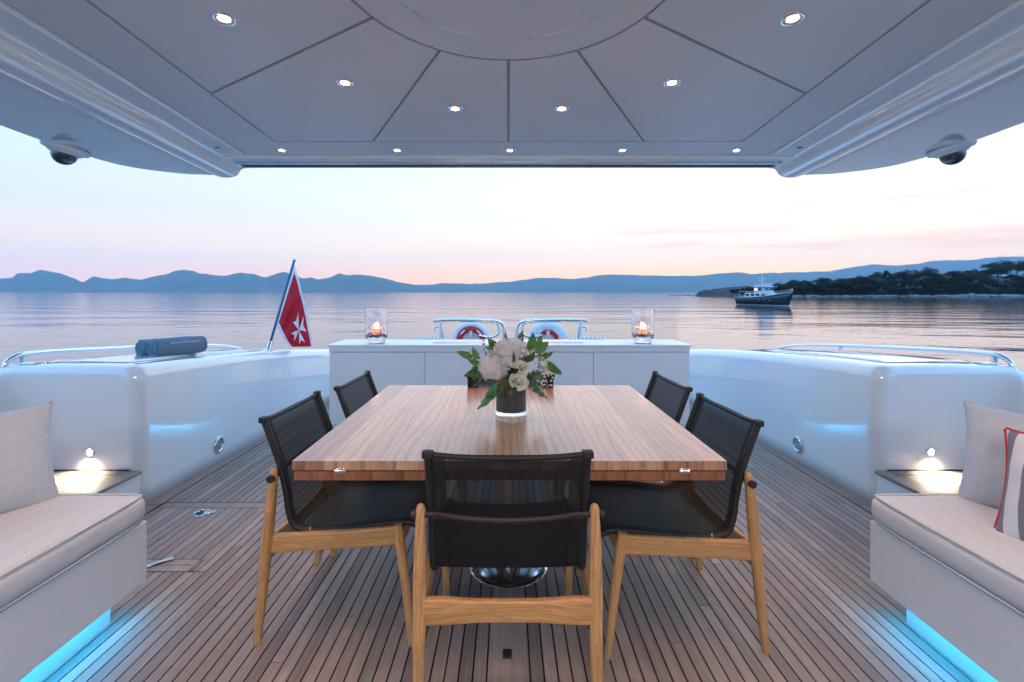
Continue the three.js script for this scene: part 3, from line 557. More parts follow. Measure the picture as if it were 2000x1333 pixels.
// glass hurricane lamps on the bar
for (const [px, k] of [[735, 0], [1256, 1]]) {
  const Z = 4.42, X = (px - 993) / 945 * Z, t = thing('hurricane_lamp', k ? 'glass hurricane lamp with lit candle and starfish, at island end of bar' : 'glass hurricane lamp with lit candle and starfish, at flag end of bar', 'candle lamp', [X, 0.834, -Z]);
  mesh('glass_cylinder', new THREE.LatheGeometry([[0.0965, 0.062], [0.102, 0.062], [0.102, 0.322], [0.1005, 0.325], [0.098, 0.325], [0.0965, 0.322], [0.0965, 0.062]].map(([x, y]) => new THREE.Vector2(x, y)), 56), M.solidGlass, t);
  mesh('glass_foot', new THREE.LatheGeometry([[0.001, 0.001], [0.076, 0.001], [0.078, 0.02], [0.074, 0.04], [0.10, 0.054], [0.10, 0.06], [0.001, 0.058]].map(([x, y]) => new THREE.Vector2(x, y)), 40), M.solidGlass, t);
  const pm = [std({ color: lin(0.13, 0.12, 0.13), roughness: 0.8 }), std({ color: lin(0.26, 0.24, 0.24), roughness: 0.8 })];
  for (let q = 0; q < 22; q++) { const a = q * 2.4, d = 0.045 + 0.042 * Math.sqrt(((q * 7) % 22) / 22), g = new THREE.IcosahedronGeometry(rr(0.013, 0.02), 1); g.scale(1.2, 0.75, 1); g.translate(Math.cos(a) * d, 0.072 + rr(0, 0.012), Math.sin(a) * d); mesh('pebble', g, pm[q % 2], t); }
  const wax = mesh('candle', cyl(0.034, 0.035, 0.075, 0, 0.098, 0, 28), phy({ color: lin(0.85, 0.58, 0.48), roughness: 0.6, transmission: 0.3, thickness: 0 }), t);
  mesh('wick', cyl(0.0015, 0.0015, 0.014, 0, 0.142, 0, 6), M.black, wax);
  mesh('flame', new THREE.LatheGeometry([[0, 0], [0.006, 0.008], [0.0075, 0.016], [0.004, 0.032], [0, 0.046]].map(([x, y]) => new THREE.Vector2(x, y)), 16).translate(0, 0.142, 0), std({ color: lin(1, 0.7, 0.3), emissive: lin(1, 0.62, 0.22), emissiveIntensity: 8 }), t);
  // starfish leaning behind the candle
  const arms = []; for (let a = 0; a < 5; a++) { const th = a * 2 * Math.PI / 5 + Math.PI / 2; arms.push(limb([[0, 0, 0], [Math.cos(th) * 0.035, Math.sin(th) * 0.035, 0.003], [Math.cos(th) * 0.078, Math.sin(th) * 0.078, 0]], [[0.013, 0.009], [0.010, 0.008], [0.003, 0.003]], 8)); }
  const sf = tag(mesh('starfish', arms, std({ color: lin(0.75, 0.30, 0.16), roughness: 0.9 })), k ? 'orange starfish propped behind the candle in island end lamp' : 'orange starfish propped behind the candle in flag end lamp', 'starfish');
  sf.position.set(X, 0.834 + 0.125, -Z - 0.052); sf.rotation.x = -0.25;
  const pl = new THREE.PointLight(new THREE.Color(1, 0.55, 0.22), 0.25, 6, 2); pl.position.set(X, 0.834 + 0.16, -Z); pl.castShadow = true; scene.add(pl);
}

// ------------------------------------------------------------------ dining table
{
  const Z0 = 1.575, Z1 = 2.855, X0 = -0.705, X1 = 0.712, t = thing('dining_table', 'square folding teak dining table with chrome hinges on a chrome pedestal', 'table');
  const plankTop = (a, b, y, th, name, mats) => {
    const g = new THREE.BoxGeometry(b - a - 0.0005, th, Z1 - Z0).translate((a + b) / 2, y - th / 2, -(Z0 + Z1) / 2), p = g.attributes.position, uv = g.attributes.uv, n = g.attributes.normal, ox = rnd() * 0.85;
    for (let i = 0; i < p.count; i++) Math.abs(n.getZ(i)) > 0.7 ? uv.setXY(i, ox + (p.getX(i) - a) * 0.4, p.getY(i) * 0.8) : uv.setXY(i, ox + (p.getX(i) - a) + (Math.abs(n.getX(i)) > 0.7 ? p.getY(i) : 0), (-p.getZ(i) - Z0) / 1.3);
    mesh(name, g, mats[Math.floor(rnd() * mats.length)], t);
  };
  let x = X0; while (x < X1 - 0.03) { let w = rr(0.085, 0.125); if (x + w > X1 - 0.06) w = X1 - x; plankTop(x, x + w, 0.75, 0.030, 'plank', M.table); x += w; }
  x = X0 + 0.006; while (x < X1 - 0.04) { let w = rr(0.085, 0.125); if (x + w > X1 - 0.06) w = X1 - 0.006 - x; plankTop(x, x + w, 0.716, 0.029, 'lower_leaf_plank', [M.tableEdge]); x += w; }
  for (const hx of [-0.546, 0.573]) mesh('hinge', [rbox(0.036, 0.016, 0.006, 0.002, hx, 0.7185, -Z0 + 0.002), cyl(0.004, 0.004, 0.036, 0, 0, 0, 10).rotateZ(Math.PI / 2).translate(hx, 0.7185, -Z0 + 0.006)], M.steel, t);
  mesh('under_frame', [rbox(0.9, 0.03, 0.08, 0.006, 0, 0.671, -2.05), rbox(0.9, 0.03, 0.08, 0.006, 0, 0.671, -2.5), rbox(0.2, 0.03, 0.6, 0.006, 0, 0.671, -2.28)], M.brushed, t);
  mesh('column', cyl(0.066, 0.066, 0.64, 0, 0.336, -2.3, 40), M.steel, t);
  mesh('foot_plate', new THREE.LatheGeometry([[0.001, 0.03], [0.09, 0.028], [0.165, 0.018], [0.185, 0.008], [0.187, 0.001], [0.001, 0.001]].map(([a, b]) => new THREE.Vector2(a, b)), 64).translate(0, 0, -2.3), M.steel, t);
}

// ------------------------------------------------------------------ dining chairs; local +z is forward, the rear feet stand at z = -0.29
function chairParts(t) {
  const O = -0.29;
  const prof = [[0.012, 0.822], [0.045, 0.735], [0.078, 0.64], [0.098, 0.55], [0.108, 0.48], [0.128, 0.428], [0.175, 0.408], [0.26, 0.412], [0.38, 0.428], [0.50, 0.443], [0.565, 0.446], [0.598, 0.432]];
  for (const s of [-1, 1]) {
    mesh('leg', limb([[s * 0.2625, 0, O], [s * 0.2625, 0.02, O + 0.002], [s * 0.264, 0.20, O + 0.022], [s * 0.265, 0.38, O + 0.040], [s * 0.266, 0.52, O + 0.054], [s * 0.266, 0.60, O + 0.062], [s * 0.266, 0.635, O + 0.066], [s * 0.266, 0.648, O + 0.067], [s * 0.266, 0.653, O + 0.068]],
      [0.0135, 0.0145, 0.0185, 0.0215, 0.0195, 0.0165, 0.0155, 0.011, 0.003], 16), M.teak, t);
    mesh('leg', limb([[s * 0.250, 0, O + 0.574], [s * 0.250, 0.02, O + 0.572], [s * 0.252, 0.25, O + 0.548], [s * 0.254, 0.40, O + 0.528], [s * 0.254, 0.446, O + 0.522]], [0.0125, 0.0135, 0.017, 0.019, 0.017], 16), M.teak, t);
    mesh('side_rail', limb([[s * 0.256, 0.370, O + 0.045], [s * 0.256, 0.378, O + 0.15], [s * 0.256, 0.392, O + 0.34], [s * 0.256, 0.407, O + 0.515]], [[0.012, 0.036], [0.0125, 0.033], [0.0125, 0.033], [0.012, 0.034]], 20, 5), M.teak, t);
    const pts = prof.map(([u, h]) => [s * 0.236, h, O + u]);
    const fr = mesh('side_frame', tube(pts, 0.0125, 60, 10), M.black, t);
    mesh('end_cap', rbox(0.034, 0.022, 0.026, 0.005, s * 0.236, 0.822, O + 0.011), M.black, fr);
    for (const u of [0.19, 0.46]) mesh('standoff', rod([s * 0.246, 0.392, O + u], [s * 0.238, 0.425, O + u], 0.005, 8), M.steel, fr);
  }
  mesh('rear_stretcher', limb([-0.252, -0.2, -0.14, -0.09, 0, 0.09, 0.14, 0.2, 0.252].map((x) => [x, 0.345, O + 0.036]), [0.041, 0.041, 0.036, 0.033, 0.0325, 0.033, 0.036, 0.041, 0.041].map((h) => [0.0125, h]), 20, 5), M.teak, t);
  mesh('front_stretcher', limb([[-0.245, 0.392, O + 0.53], [0, 0.392, O + 0.53], [0.245, 0.392, O + 0.53]], [[0.011, 0.028], [0.011, 0.025], [0.011, 0.028]], 16, 5), M.teak, t);
  // woven sling: seat and back are one cloth between the side frames, its hems wrapped round them
  const curve = new THREE.CatmullRomCurve3(prof.map(([u, h]) => V(0, h, O + u)), false, 'centripetal').getPoints(56);
  const strip = (xa, xb, n, lift, i0, i1) => skin(curve.slice(i0, i1 + 1).map((p, q) => [p, q + i0]).map(([p, i]) => Array.from({ length: n + 1 }, (_, k) => { const x = mix(xa, xb, k / n), c = 1 - (x / 0.236) * (x / 0.236), seat = sm(24, 34, i); return [x, p.y - 0.014 * c * seat + lift * seat, p.z - (1 - seat) * (0.008 * c + lift)]; })));
  mesh('back_sling', strip(-0.19, 0.19, 14, 0, 0, 28), M.sling, t);
  mesh('seat_sling', strip(-0.19, 0.19, 14, 0, 28, 56), M.seat, t);
  for (const s of [-1, 1]) mesh('sling_hem', strip(s * 0.187, s * 0.236, 3, 0.0015, 0, 56), M.hem, t);
  mesh('top_bar', tube([[-0.232, 0.822, O + 0.012], [-0.15, 0.815, O + 0.009], [0, 0.812, O + 0.006], [0.15, 0.815, O + 0.009], [0.232, 0.822, O + 0.012]], 0.0085, 24, 8), M.black, t);
  const cb = mesh('cross_bar', tube([[-0.287, 0.620, O + 0.066], [-0.22, 0.620, O + 0.064], [-0.12, 0.616, O + 0.046], [0, 0.614, O + 0.038], [0.12, 0.616, O + 0.046], [0.22, 0.620, O + 0.064], [0.287, 0.620, O + 0.066]], 0.0105, 40, 10), M.darkMetal, t);
  for (const s of [-1, 1]) mesh('bolt', [rod([s * 0.283, 0.62, O + 0.066], [s * 0.295, 0.62, O + 0.066], 0.0135, 14), cyl(0.008, 0.008, 0.004, 0, 0, 0, 6).rotateX(Math.PI / 2).translate(s * 0.218, 0.62, O + 0.050)], M.darkMetal, cb);
}
{
  const grp = 'dining chairs round the teak table';
  const first = thing('dining_chair', 'teak and black mesh dining chair at the table end opposite the bar cabinet', 'chair', [-0.003, 0, -1.705], Math.PI + 0.004, grp);
  chairParts(first);
  const more = [
    ['on flag side at corner away from bar cabinet', [-0.632, 0, -2.04], Math.PI / 2 + 0.03],
    ['on flag side at corner nearest bar cabinet', [-0.565, 0, -2.63], Math.PI / 2 + 0.03],
    ['on island side at corner away from bar cabinet', [0.622, 0, -1.985], -Math.PI / 2 - 0.06],
    ['on island side at corner nearest bar cabinet', [0.60, 0, -2.605], -Math.PI / 2 - 0.05],
    ['at table end beside the bar cabinet', [0.012, 0, -3.05], 0],
  ];
  for (const [where, pos, turn] of more) {
    const c = first.clone(); c.name = numbered('dining_chair'); c.position.set(...pos); c.rotation.y = turn;
    c.userData = { label: 'teak and black mesh dining chair, ' + where, category: 'chair', group: grp }; scene.add(c);
  }
}

// ------------------------------------------------------------------ sofas with light strips under them
function cushionGeo(w, h, d, r) {
  const g = new RoundedBoxGeometry(w, h, d, 6, r), p = g.attributes.position;
  // finer top so that the cloth can billow
  for (let i = 0; i < p.count; i++) { const x = p.getX(i), y = p.getY(i), z = p.getZ(i), e = Math.max(0, 1 - Math.pow(Math.abs(x) / (w / 2), 4)) * Math.max(0, 1 - Math.pow(Math.abs(z) / (d / 2), 6)); p.setY(i, y + (y > 0 ? 0.012 * e : 0)); }
  g.computeVertexNormals(); return g;
}
function padGeo(w, h, d) {                                     // soft box cushion, w across x, d along z, with gentle creases
  const nx = 44, nz = 110, rows = [], R = 0.03;
  const prof = []; for (let k = 0; k <= 5; k++) { const a = k / 5 * Math.PI / 2; prof.push([-R * (1 - Math.sin(a)) , -R * (1 - Math.sin(a))]); }
  const g = new THREE.BoxGeometry(w, h, d, nx, 8, nz), p = g.attributes.position;
  for (let i = 0; i < p.count; i++) {
    let x = p.getX(i), y = p.getY(i), z = p.getZ(i); const fx = Math.abs(x) / (w / 2), fz = Math.abs(z) / (d / 2), fy = y / (h / 2);
    const rad = R, ix = Math.max(0, Math.abs(x) - (w / 2 - rad)), iz = Math.max(0, Math.abs(z) - (d / 2 - rad)), iy = Math.max(0, Math.abs(y) - (h / 2 - rad)), l = Math.hypot(ix, iy, iz);
    if (l > rad) { const k = rad / l; x = Math.sign(x) * (Math.abs(x) - ix + ix * k); y = Math.sign(y) * (Math.abs(y) - iy + iy * k); z = Math.sign(z) * (Math.abs(z) - iz + iz * k); }
    if (y > 0) y += 0.016 * (1 - Math.pow(fx, 4)) * (1 - Math.pow(fz, 8)) + 0.007 * (fbm(x * 7 + 3, z * 9 + 5, 3) - 0.5) + 0.006 * (fbm(x * 4 + z * 3, z * 34, 2) - 0.5) * sm(0.1, 0.8, fx);
    x += Math.sign(x) * 0.006 * (1 - fy * fy) * sm(0.6, 1, fx) + 0.003 * (fbm(z * 11, y * 20, 2) - 0.5) * sm(0.8, 1, fx);
    p.setXYZ(i, x, y, z);
  }
  g.computeVertexNormals(); return g;
}
function pillowGeo(w, h, th, seed) {
  const n = 36, side = (s) => Array.from({ length: n + 1 }, (_, j) => Array.from({ length: n + 1 }, (_, i) => {
    const u = i / n * 2 - 1, v = j / n * 2 - 1, e = Math.pow(Math.max(0, (1 - Math.pow(Math.abs(u), 2.4)) * (1 - Math.pow(Math.abs(v), 2.4))), 0.55);
    const pinch = 1 - 0.10 * (1 - v * v), pinch2 = 1 - 0.10 * (1 - u * u);
    const cr = (fbm(u * 3 + seed, v * 3 + seed, 3) - 0.5) * 0.022 + (fbm(u * 2 + v * 7 + seed, v * 2 - u * 5, 2) - 0.5) * 0.012 * (u * u + v * v);
    return [u * w / 2 * pinch, v * h / 2 * pinch2, s * (th / 2 * e + cr * e)];
  }));
  const g = mergeGeometries([skin(side(1)), skin(side(-1))]); const p = g.attributes.position, uv = g.attributes.uv;
  for (let i = 0; i < p.count; i++) uv.setXY(i, p.getX(i) / w + 0.5, p.getY(i) / h + 0.5);
  return g;
}
const pillowEdge = (w, h, r) => { const pts = []; for (let k = 0; k < 80; k++) { const a = k / 80 * 4, s = Math.floor(a), f = (a - s) * 2 - 1; const q = [[f, -1], [1, f], [-f, 1], [-1, -f]][s]; pts.push([q[0] * w / 2 * (1 - 0.10 * (1 - q[1] * q[1])), q[1] * h / 2 * (1 - 0.10 * (1 - q[0] * q[0])), 0]); } return tube(pts, r, 160, 6, true); };
const stripeTex = (() => { const c = document.createElement('canvas'); c.width = 512; c.height = 512; const x = c.getContext('2d'); x.fillStyle = '#e4e2e4'; x.fillRect(0, 0, 512, 512); x.fillStyle = '#83848f'; for (const k of [34, 120, 206, 292, 378, 464]) x.fillRect(k - 17, 0, 34, 512); const t = new THREE.CanvasTexture(c); t.colorSpace = THREE.SRGBColorSpace; return t; })();
const striped = phy({ map: stripeTex, roughness: 0.95, sheen: 0.3, bumpMap: weave, bumpScale: 0.0006 });
for (const s of [-1, 1]) {
  const side = s < 0 ? 'flag' : 'island', Zf = 1.975, Zn = -0.75, len = Zf - Zn, zc = -(Zf + Zn) / 2;
  const t = thing('sofa', s < 0 ? 'white based grey sofa with cyan light strip, on the flag side' : 'white based grey sofa with cyan light strip, on the island side', 'sofa');
  mesh('base', rbox(0.72, 0.245, len, 0.006, s * 1.835, 0.247, zc), M.paint, t);
  mesh('plinth', box(0.6, 0.124, len - 0.10, s * 1.86, 0.063, zc + 0.03), M.paint, t);
  mesh('backrest', rbox(0.12, 0.36, len - 0.02, 0.03, s * 2.16, 0.55, zc), M.cushion, t);
  const c = mesh('seat_cushion', padGeo(0.69, 0.108, len - 0.01).translate(s * 1.815, 0.425, zc), M.cushion, t);
  const yT = 0.477, xI = 1.4725, pip = [[s * 2.10, yT, -Zf + 0.012], [s * (xI + 0.03), yT, -Zf + 0.012], [s * (xI + 0.011), yT, -Zf + 0.02], [s * (xI + 0.004), yT, -Zf + 0.05], [s * (xI + 0.004), yT, -0.8], [s * (xI + 0.004), yT, 0.7]];
  mesh('piping', tube(pip, 0.0042, 160, 6), M.piping, c);
  mesh('piping', tube(pip.map(([x, y, z]) => [x, 0.378, z]), 0.0042, 160, 6), M.piping, c);
  mesh('led_strip', box(0.025, 0.008, len - 0.08, s * 1.515, 0.121, zc + 0.02), M.cyan, t);
  const l = new THREE.RectAreaLight(new THREE.Color(0.0, 0.42, 0.9), 26, len - 0.08, 0.025); l.position.set(s * 1.515, 0.116, zc + 0.02); l.lookAt(s * 1.2, -0.45, zc + 0.02); scene.add(l);
  // pillows lean on the backrest
  const place = (o, x, y, z, yaw, lean, roll) => { o.position.set(x, y, z); o.rotation.order = 'YXZ'; o.rotation.y = yaw; o.rotation.x = lean; o.rotation.z = roll; };
  const p1 = thing('pillow', `plain grey scatter pillow standing at the end of the ${side} side sofa`, 'pillow');
  mesh('cover', pillowGeo(0.45, 0.43, 0.25, s + 4), M.pillow, p1); mesh('seam', pillowEdge(0.45, 0.43, 0.003), M.pillow, p1);
  place(p1, s * 1.955, 0.648, -1.79, -s * Math.PI / 2 + s * 0.42, -0.30, s * 0.05);
  const p2 = thing('pillow', `grey and white striped pillow with red piping on the ${side} side sofa`, 'pillow');
  mesh('cover', pillowGeo(0.42, 0.39, 0.22, s + 9), striped, p2); mesh('piping', pillowEdge(0.42, 0.39, 0.0055), M.redPiping, p2);
  if (s > 0) place(p2, 1.80, 0.638, -1.50, -Math.PI / 2 + 0.42, -0.36, 0.03); else place(p2, -1.955, 0.626, -1.46, Math.PI / 2 - 0.25, -0.36, -0.03);
}

// ------------------------------------------------------------------ rolled towels
{
  const txt = (() => { const c = document.createElement('canvas'); c.width = 1024; c.height = 512; const x = c.getContext('2d'); x.fillStyle = '#6d7f93'; x.fillRect(0, 0, 1024, 512); for (let k = 0; k < 9000; k++) { x.fillStyle = k % 2 ? 'rgba(255,255,255,0.05)' : 'rgba(0,0,0,0.05)'; x.fillRect(rnd() * 1024, rnd() * 512, 3, 3); } x.fillStyle = '#dbe4ec'; x.font = 'bold 66px sans-serif'; x.textAlign = 'center'; const w = 'BEACHOUSE'; for (let k = 0; k < w.length; k++) x.fillText(w[k], 300 + k * 72, 285); x.strokeStyle = '#dbe4ec'; x.lineWidth = 7; x.beginPath(); x.moveTo(545, 212); x.lineTo(586, 180); x.lineTo(627, 212); x.stroke(); const t = new THREE.CanvasTexture(c); t.colorSpace = THREE.SRGBColorSpace; return t; })();
  const terry = std({ color: lin(0.15, 0.29, 0.38), roughness: 1, bumpMap: weave, bumpScale: 0.003 }), printed = std({ map: txt, roughness: 1, bumpMap: weave, bumpScale: 0.003 });
  const roll = (mat, label, x, y, z, turn, printedSide) => {
    const t = thing('rolled_towel', label, 'towel', [x, y, z], turn);
    const L = 0.35, r = 0.068, rows = [], n = 40;
    for (const [ax, k] of [[-L / 2, 0.86], [-L / 2 + 0.006, 0.96], [-L / 2 + 0.02, 1], [0, 1.0], [L / 2 - 0.02, 1], [L / 2 - 0.006, 0.96], [L / 2, 0.86]]) { const row = []; for (let j = 0; j < n; j++) { const a = j / n * 2 * Math.PI, f = k * r * (1 + 0.02 * Math.sin(a * 3 + ax * 9)); row.push([ax, Math.sin(a) * f * 0.94, Math.cos(a) * f]); } rows.push(row); }
    mesh('roll', skin(rows, { closed: true, caps: true }), terry, t);
    const sp = []; for (let k = 0; k <= 90; k++) { const a = k / 90 * 6.5 * Math.PI, q = r * (0.10 + 0.84 * k / 90); sp.push([0, Math.sin(a) * q * 0.94, Math.cos(a) * q]); }
    for (const e of [-1, 1]) mesh('spiral_edge', tube(sp.map(([, y2, z2]) => [e * (L / 2 + 0.003), y2, z2]), 0.0056, 220, 6), terry, t);
    if (printedSide) { const pr = []; for (let k = 0; k <= 16; k++) { const a = mix(1.75, -0.55, k / 16), row = []; for (let j = 0; j <= 8; j++) row.push([mix(-L / 2 + 0.006, L / 2 - 0.004, j / 8), Math.sin(a) * (r + 0.004) * 0.945, Math.cos(a) * (r + 0.004)]); pr.push(row); } const g = skin(pr), uv = g.attributes.uv; for (let i = 0; i < uv.count; i++) uv.setXY(i, (i % 9) / 8, 1 - Math.floor(i / 9) / 16); mesh('printed_band', g, printed, t); }
  };
  const y = topY(3.6) + 0.066, turn = Math.atan2(0.88, 0.47);
  roll(terry, 'front blue grey rolled towel lettered BEACHOUSE on the white locker', -2.50, y + 0.004, -3.66, turn, true);
  roll(terry, 'plain blue grey rolled towel tucked behind the lettered towel', -2.62, y + 0.003, -3.70, turn, false);
}

// ------------------------------------------------------------------ flag on a raked staff
{
  const t = thing('flag_staff', 'raked dark flag staff carrying a red ensign at the stern', 'flag');
  const A = V(-2.29, topY(4.6) - 0.01, -4.6), B = V(-2.256, 1.645, -5.1), along = (k) => A.clone().lerp(B, k);
  mesh('staff', rod(A.toArray(), B.toArray(), 0.0125, 14), std({ color: lin(0.02, 0.10, 0.17), roughness: 0.25, metalness: 0.4 }), t);
  mesh('truck', new THREE.SphereGeometry(0.019, 14, 10).translate(B.x, B.y, B.z), M.steel, t);
  mesh('socket', [rod(A.toArray(), along(0.10).toArray(), 0.022, 14), rbox(0.07, 0.02, 0.07, 0.006, A.x, A.y + 0.012, A.z)], M.steel, t);
  const c = document.createElement('canvas'); c.width = 512; c.height = 384; const x = c.getContext('2d'); x.fillStyle = '#dfe3ea'; x.fillRect(0, 0, 512, 384); x.fillStyle = '#c0102c'; x.fillRect(26, 30, 460, 324);
  x.fillStyle = '#e6e9ef'; for (let k = 0; k < 4; k++) { x.save(); x.translate(318, 168); x.rotate(k * Math.PI / 2); x.beginPath(); x.moveTo(0, 0); x.lineTo(50, -112); x.lineTo(0, -82); x.lineTo(-50, -112); x.closePath(); x.fill(); x.restore(); }
  const tx = new THREE.CanvasTexture(c); tx.colorSpace = THREE.SRGBColorSpace;
  const cloth = phy({ map: tx, roughness: 0.85, transmission: 0.25, thickness: 0 });
  // the hoist runs down the staff; the fly hangs from it in folds
  const rows = [], nu = 44, nv = 26, hoistTop = along(0.95), hoistLow = along(0.26);
  for (let j = 0; j <= nv; j++) {
    const v = j / nv, h = hoistTop.clone().lerp(hoistLow, v), row = [];
    for (let i = 0; i <= nu; i++) {
      const u = i / nu, q = Math.pow(u, 0.75);
      // the fly's far end drops close to straight below the hoist's top, later rows bunch behind it
      const ex = mix(-2.03, -2.25, v), ey = 0.735, ez = -5.02 + 0.03 * v;
      const fold = (Math.sin(u * 15 + v * 2.2) + 0.4 * Math.sin(u * 31 + v * 4)) * 0.038 * Math.sin(Math.PI * Math.min(1, u * 1.15)) ;
      row.push([mix(h.x, ex, q) + fold * 0.5, mix(h.y, ey, u) - 0.04 * Math.sin(Math.PI * u) * v, mix(h.z, ez, q) + fold]);
    }
    rows.push(row);
  }
  const g = skin(rows), uv = g.attributes.uv; for (let i = 0; i < uv.count; i++) uv.setXY(i, (i % (nu + 1)) / nu * 0.9, 1 - Math.floor(i / (nu + 1)) / nv);
  const fl = mesh('ensign', g, cloth, t); fl.userData.label = 'drooping red flag with white border and white Maltese cross';
  mesh('halyard', tube([along(0.97).toArray(), [A.x + 0.03, 1.2, -4.86], along(0.2).toArray()], 0.003, 20, 6), M.canvasWhite, t);
}

// ------------------------------------------------------------------ boarding rails, life rings and mooring ropes aft of the bar
for (const s of [-1, 1]) {
  const Z = 7.0, P = (px, py, dz = 0) => { const q = s < 0 ? px : 1986 + 8 - px; return [(q - 993) / 945 * (Z + dz), 1.3 - (py - 571) / 945 * (Z + dz), -(Z + dz)]; };
  const t = thing('boarding_rail', s < 0 ? 'bent stainless boarding rail at the stern, nearer the flag' : 'bent stainless boarding rail at the stern, nearer the pine island', 'rail');
  mesh('outer_tube', tube([P(847, 627), P(862, 625.5), P(960, 626), P(974, 628), P(983, 636), P(985, 650), P(985, 760)], 0.024, 60, 12), M.steel, t);
  mesh('inner_tube', tube([P(900, 627), P(958, 629), P(970, 632), P(974, 640), P(973, 652), P(966, 657), P(950, 658), P(935, 655)], 0.017, 50, 10), M.steel, t);
  mesh('post', rod(P(860, 627), P(866, 760), 0.024), M.steel, t);
  mesh('brace', rod(P(862, 632), P(880, 760), 0.018), M.steel, t);
  mesh('hook', tube([P(861, 639), P(851, 639), P(849, 642), P(849, 648)], 0.012, 20, 8), M.steel, t);
  const rx = s < 0 ? 920 : 1070, c = P(s < 0 ? rx : 1994 - rx, 668, 0.25);
  const ring = thing('life_ring', s < 0 ? 'red life ring in a white cover hung by the flag side boarding rail' : 'life ring in a gathered white canvas cover hung by the island side boarding rail', 'life ring', [c[0], 0.575, c[2]]);
  { const g = new THREE.TorusGeometry(s < 0 ? 0.245 : 0.225, s < 0 ? 0.045 : 0.078, 16, 160), p = g.attributes.position; if (s > 0) for (let i = 0; i < p.count; i++) { const a = Math.atan2(p.getY(i), p.getX(i)), f = 1 + 0.012 * Math.sin(a * 34) + 0.008 * Math.sin(a * 57); p.setXYZ(i, p.getX(i) * f, p.getY(i) * f, p.getZ(i) * (0.7 + 0.08 * Math.sin(a * 34))); } g.computeVertexNormals(); mesh('cover', g, M.canvasWhite, ring); }
  mesh('ring', new THREE.TorusGeometry(s < 0 ? 0.178 : 0.14, s < 0 ? 0.048 : 0.035, 14, 48).scale(1, 1, 0.9).translate(0, 0, 0.012), M.red, ring);
  mesh('backing_board', cyl(0.16, 0.16, 0.02, 0, 0, 0, 32).rotateX(Math.PI / 2).translate(0, 0, -0.02), M.canvasWhite, ring);
  const bands = []; for (let k = 0; k < 4; k++) { const a = k * Math.PI / 2 + Math.PI / 4; bands.push(new THREE.TorusGeometry(0.056, 0.012, 8, 20).scale(1, 1, 1).rotateY(Math.PI / 2).rotateZ(a).translate(Math.cos(a) * 0.175, Math.sin(a) * 0.175, 0.008)); } mesh('band', bands, M.canvasWhite, ring);
  mesh('bracket', [rbox(0.05, 0.10, 0.03, 0.006, 0, 0.1, 0.05), rbox(0.02, 0.7, 0.02, 0.004, 0, -0.25, -0.04)], M.steel, ring);
  // striped mooring rope along the coaming
  const rp = s < 0 ? [[812, 664.5], [830, 663.5], [850, 663.5], [872, 665]] : [[1114, 665], [1136, 663.5], [1160, 663.5], [1182, 664.5]], Zr = 6.2;
  const c0 = new THREE.CatmullRomCurve3(rp.map(([px, py]) => V((px - 993) / 945 * Zr, 1.3 - (py - 571) / 945 * Zr, -Zr))), tw = [];
  const t2 = thing('mooring_rope', s < 0 ? 'blue and white mooring rope lying at the stern nearer the flag' : 'blue and white mooring rope lying at the stern nearer the pine island', 'rope');
  for (let k = 0; k < 3; k++) { const pts = []; for (let i = 0; i <= 90; i++) { const p = c0.getPoint(i / 90), a = i * 0.62 + k * 2.094; pts.push([p.x, p.y + Math.sin(a) * 0.012, p.z + Math.cos(a) * 0.012]); } mesh('strand', tube(pts, 0.012, 200, 6), k ? M.canvasWhite : std({ color: lin(0.05, 0.18, 0.35), roughness: 0.9 }), t2); }
  mesh('bollard', [cyl(0.03, 0.03, 0.62, (rp[1][0] - 993) / 945 * Zr, 0.36, -Zr - 0.05), cyl(0.05, 0.05, 0.02, (rp[1][0] - 993) / 945 * Zr, 0.68, -Zr - 0.05)], M.steel, t2);
}
{ const t = thing('stern_post', 'short polished capstan post between the two boarding rails', 'post', [0, 0, -6.2]); mesh('drum', new THREE.LatheGeometry([[0.001, 0], [0.07, 0], [0.05, 0.1], [0.045, 0.62], [0.06, 0.665], [0.06, 0.70], [0.001, 0.705]].map(([a, b]) => new THREE.Vector2(a, b)), 28), M.steel, t); }

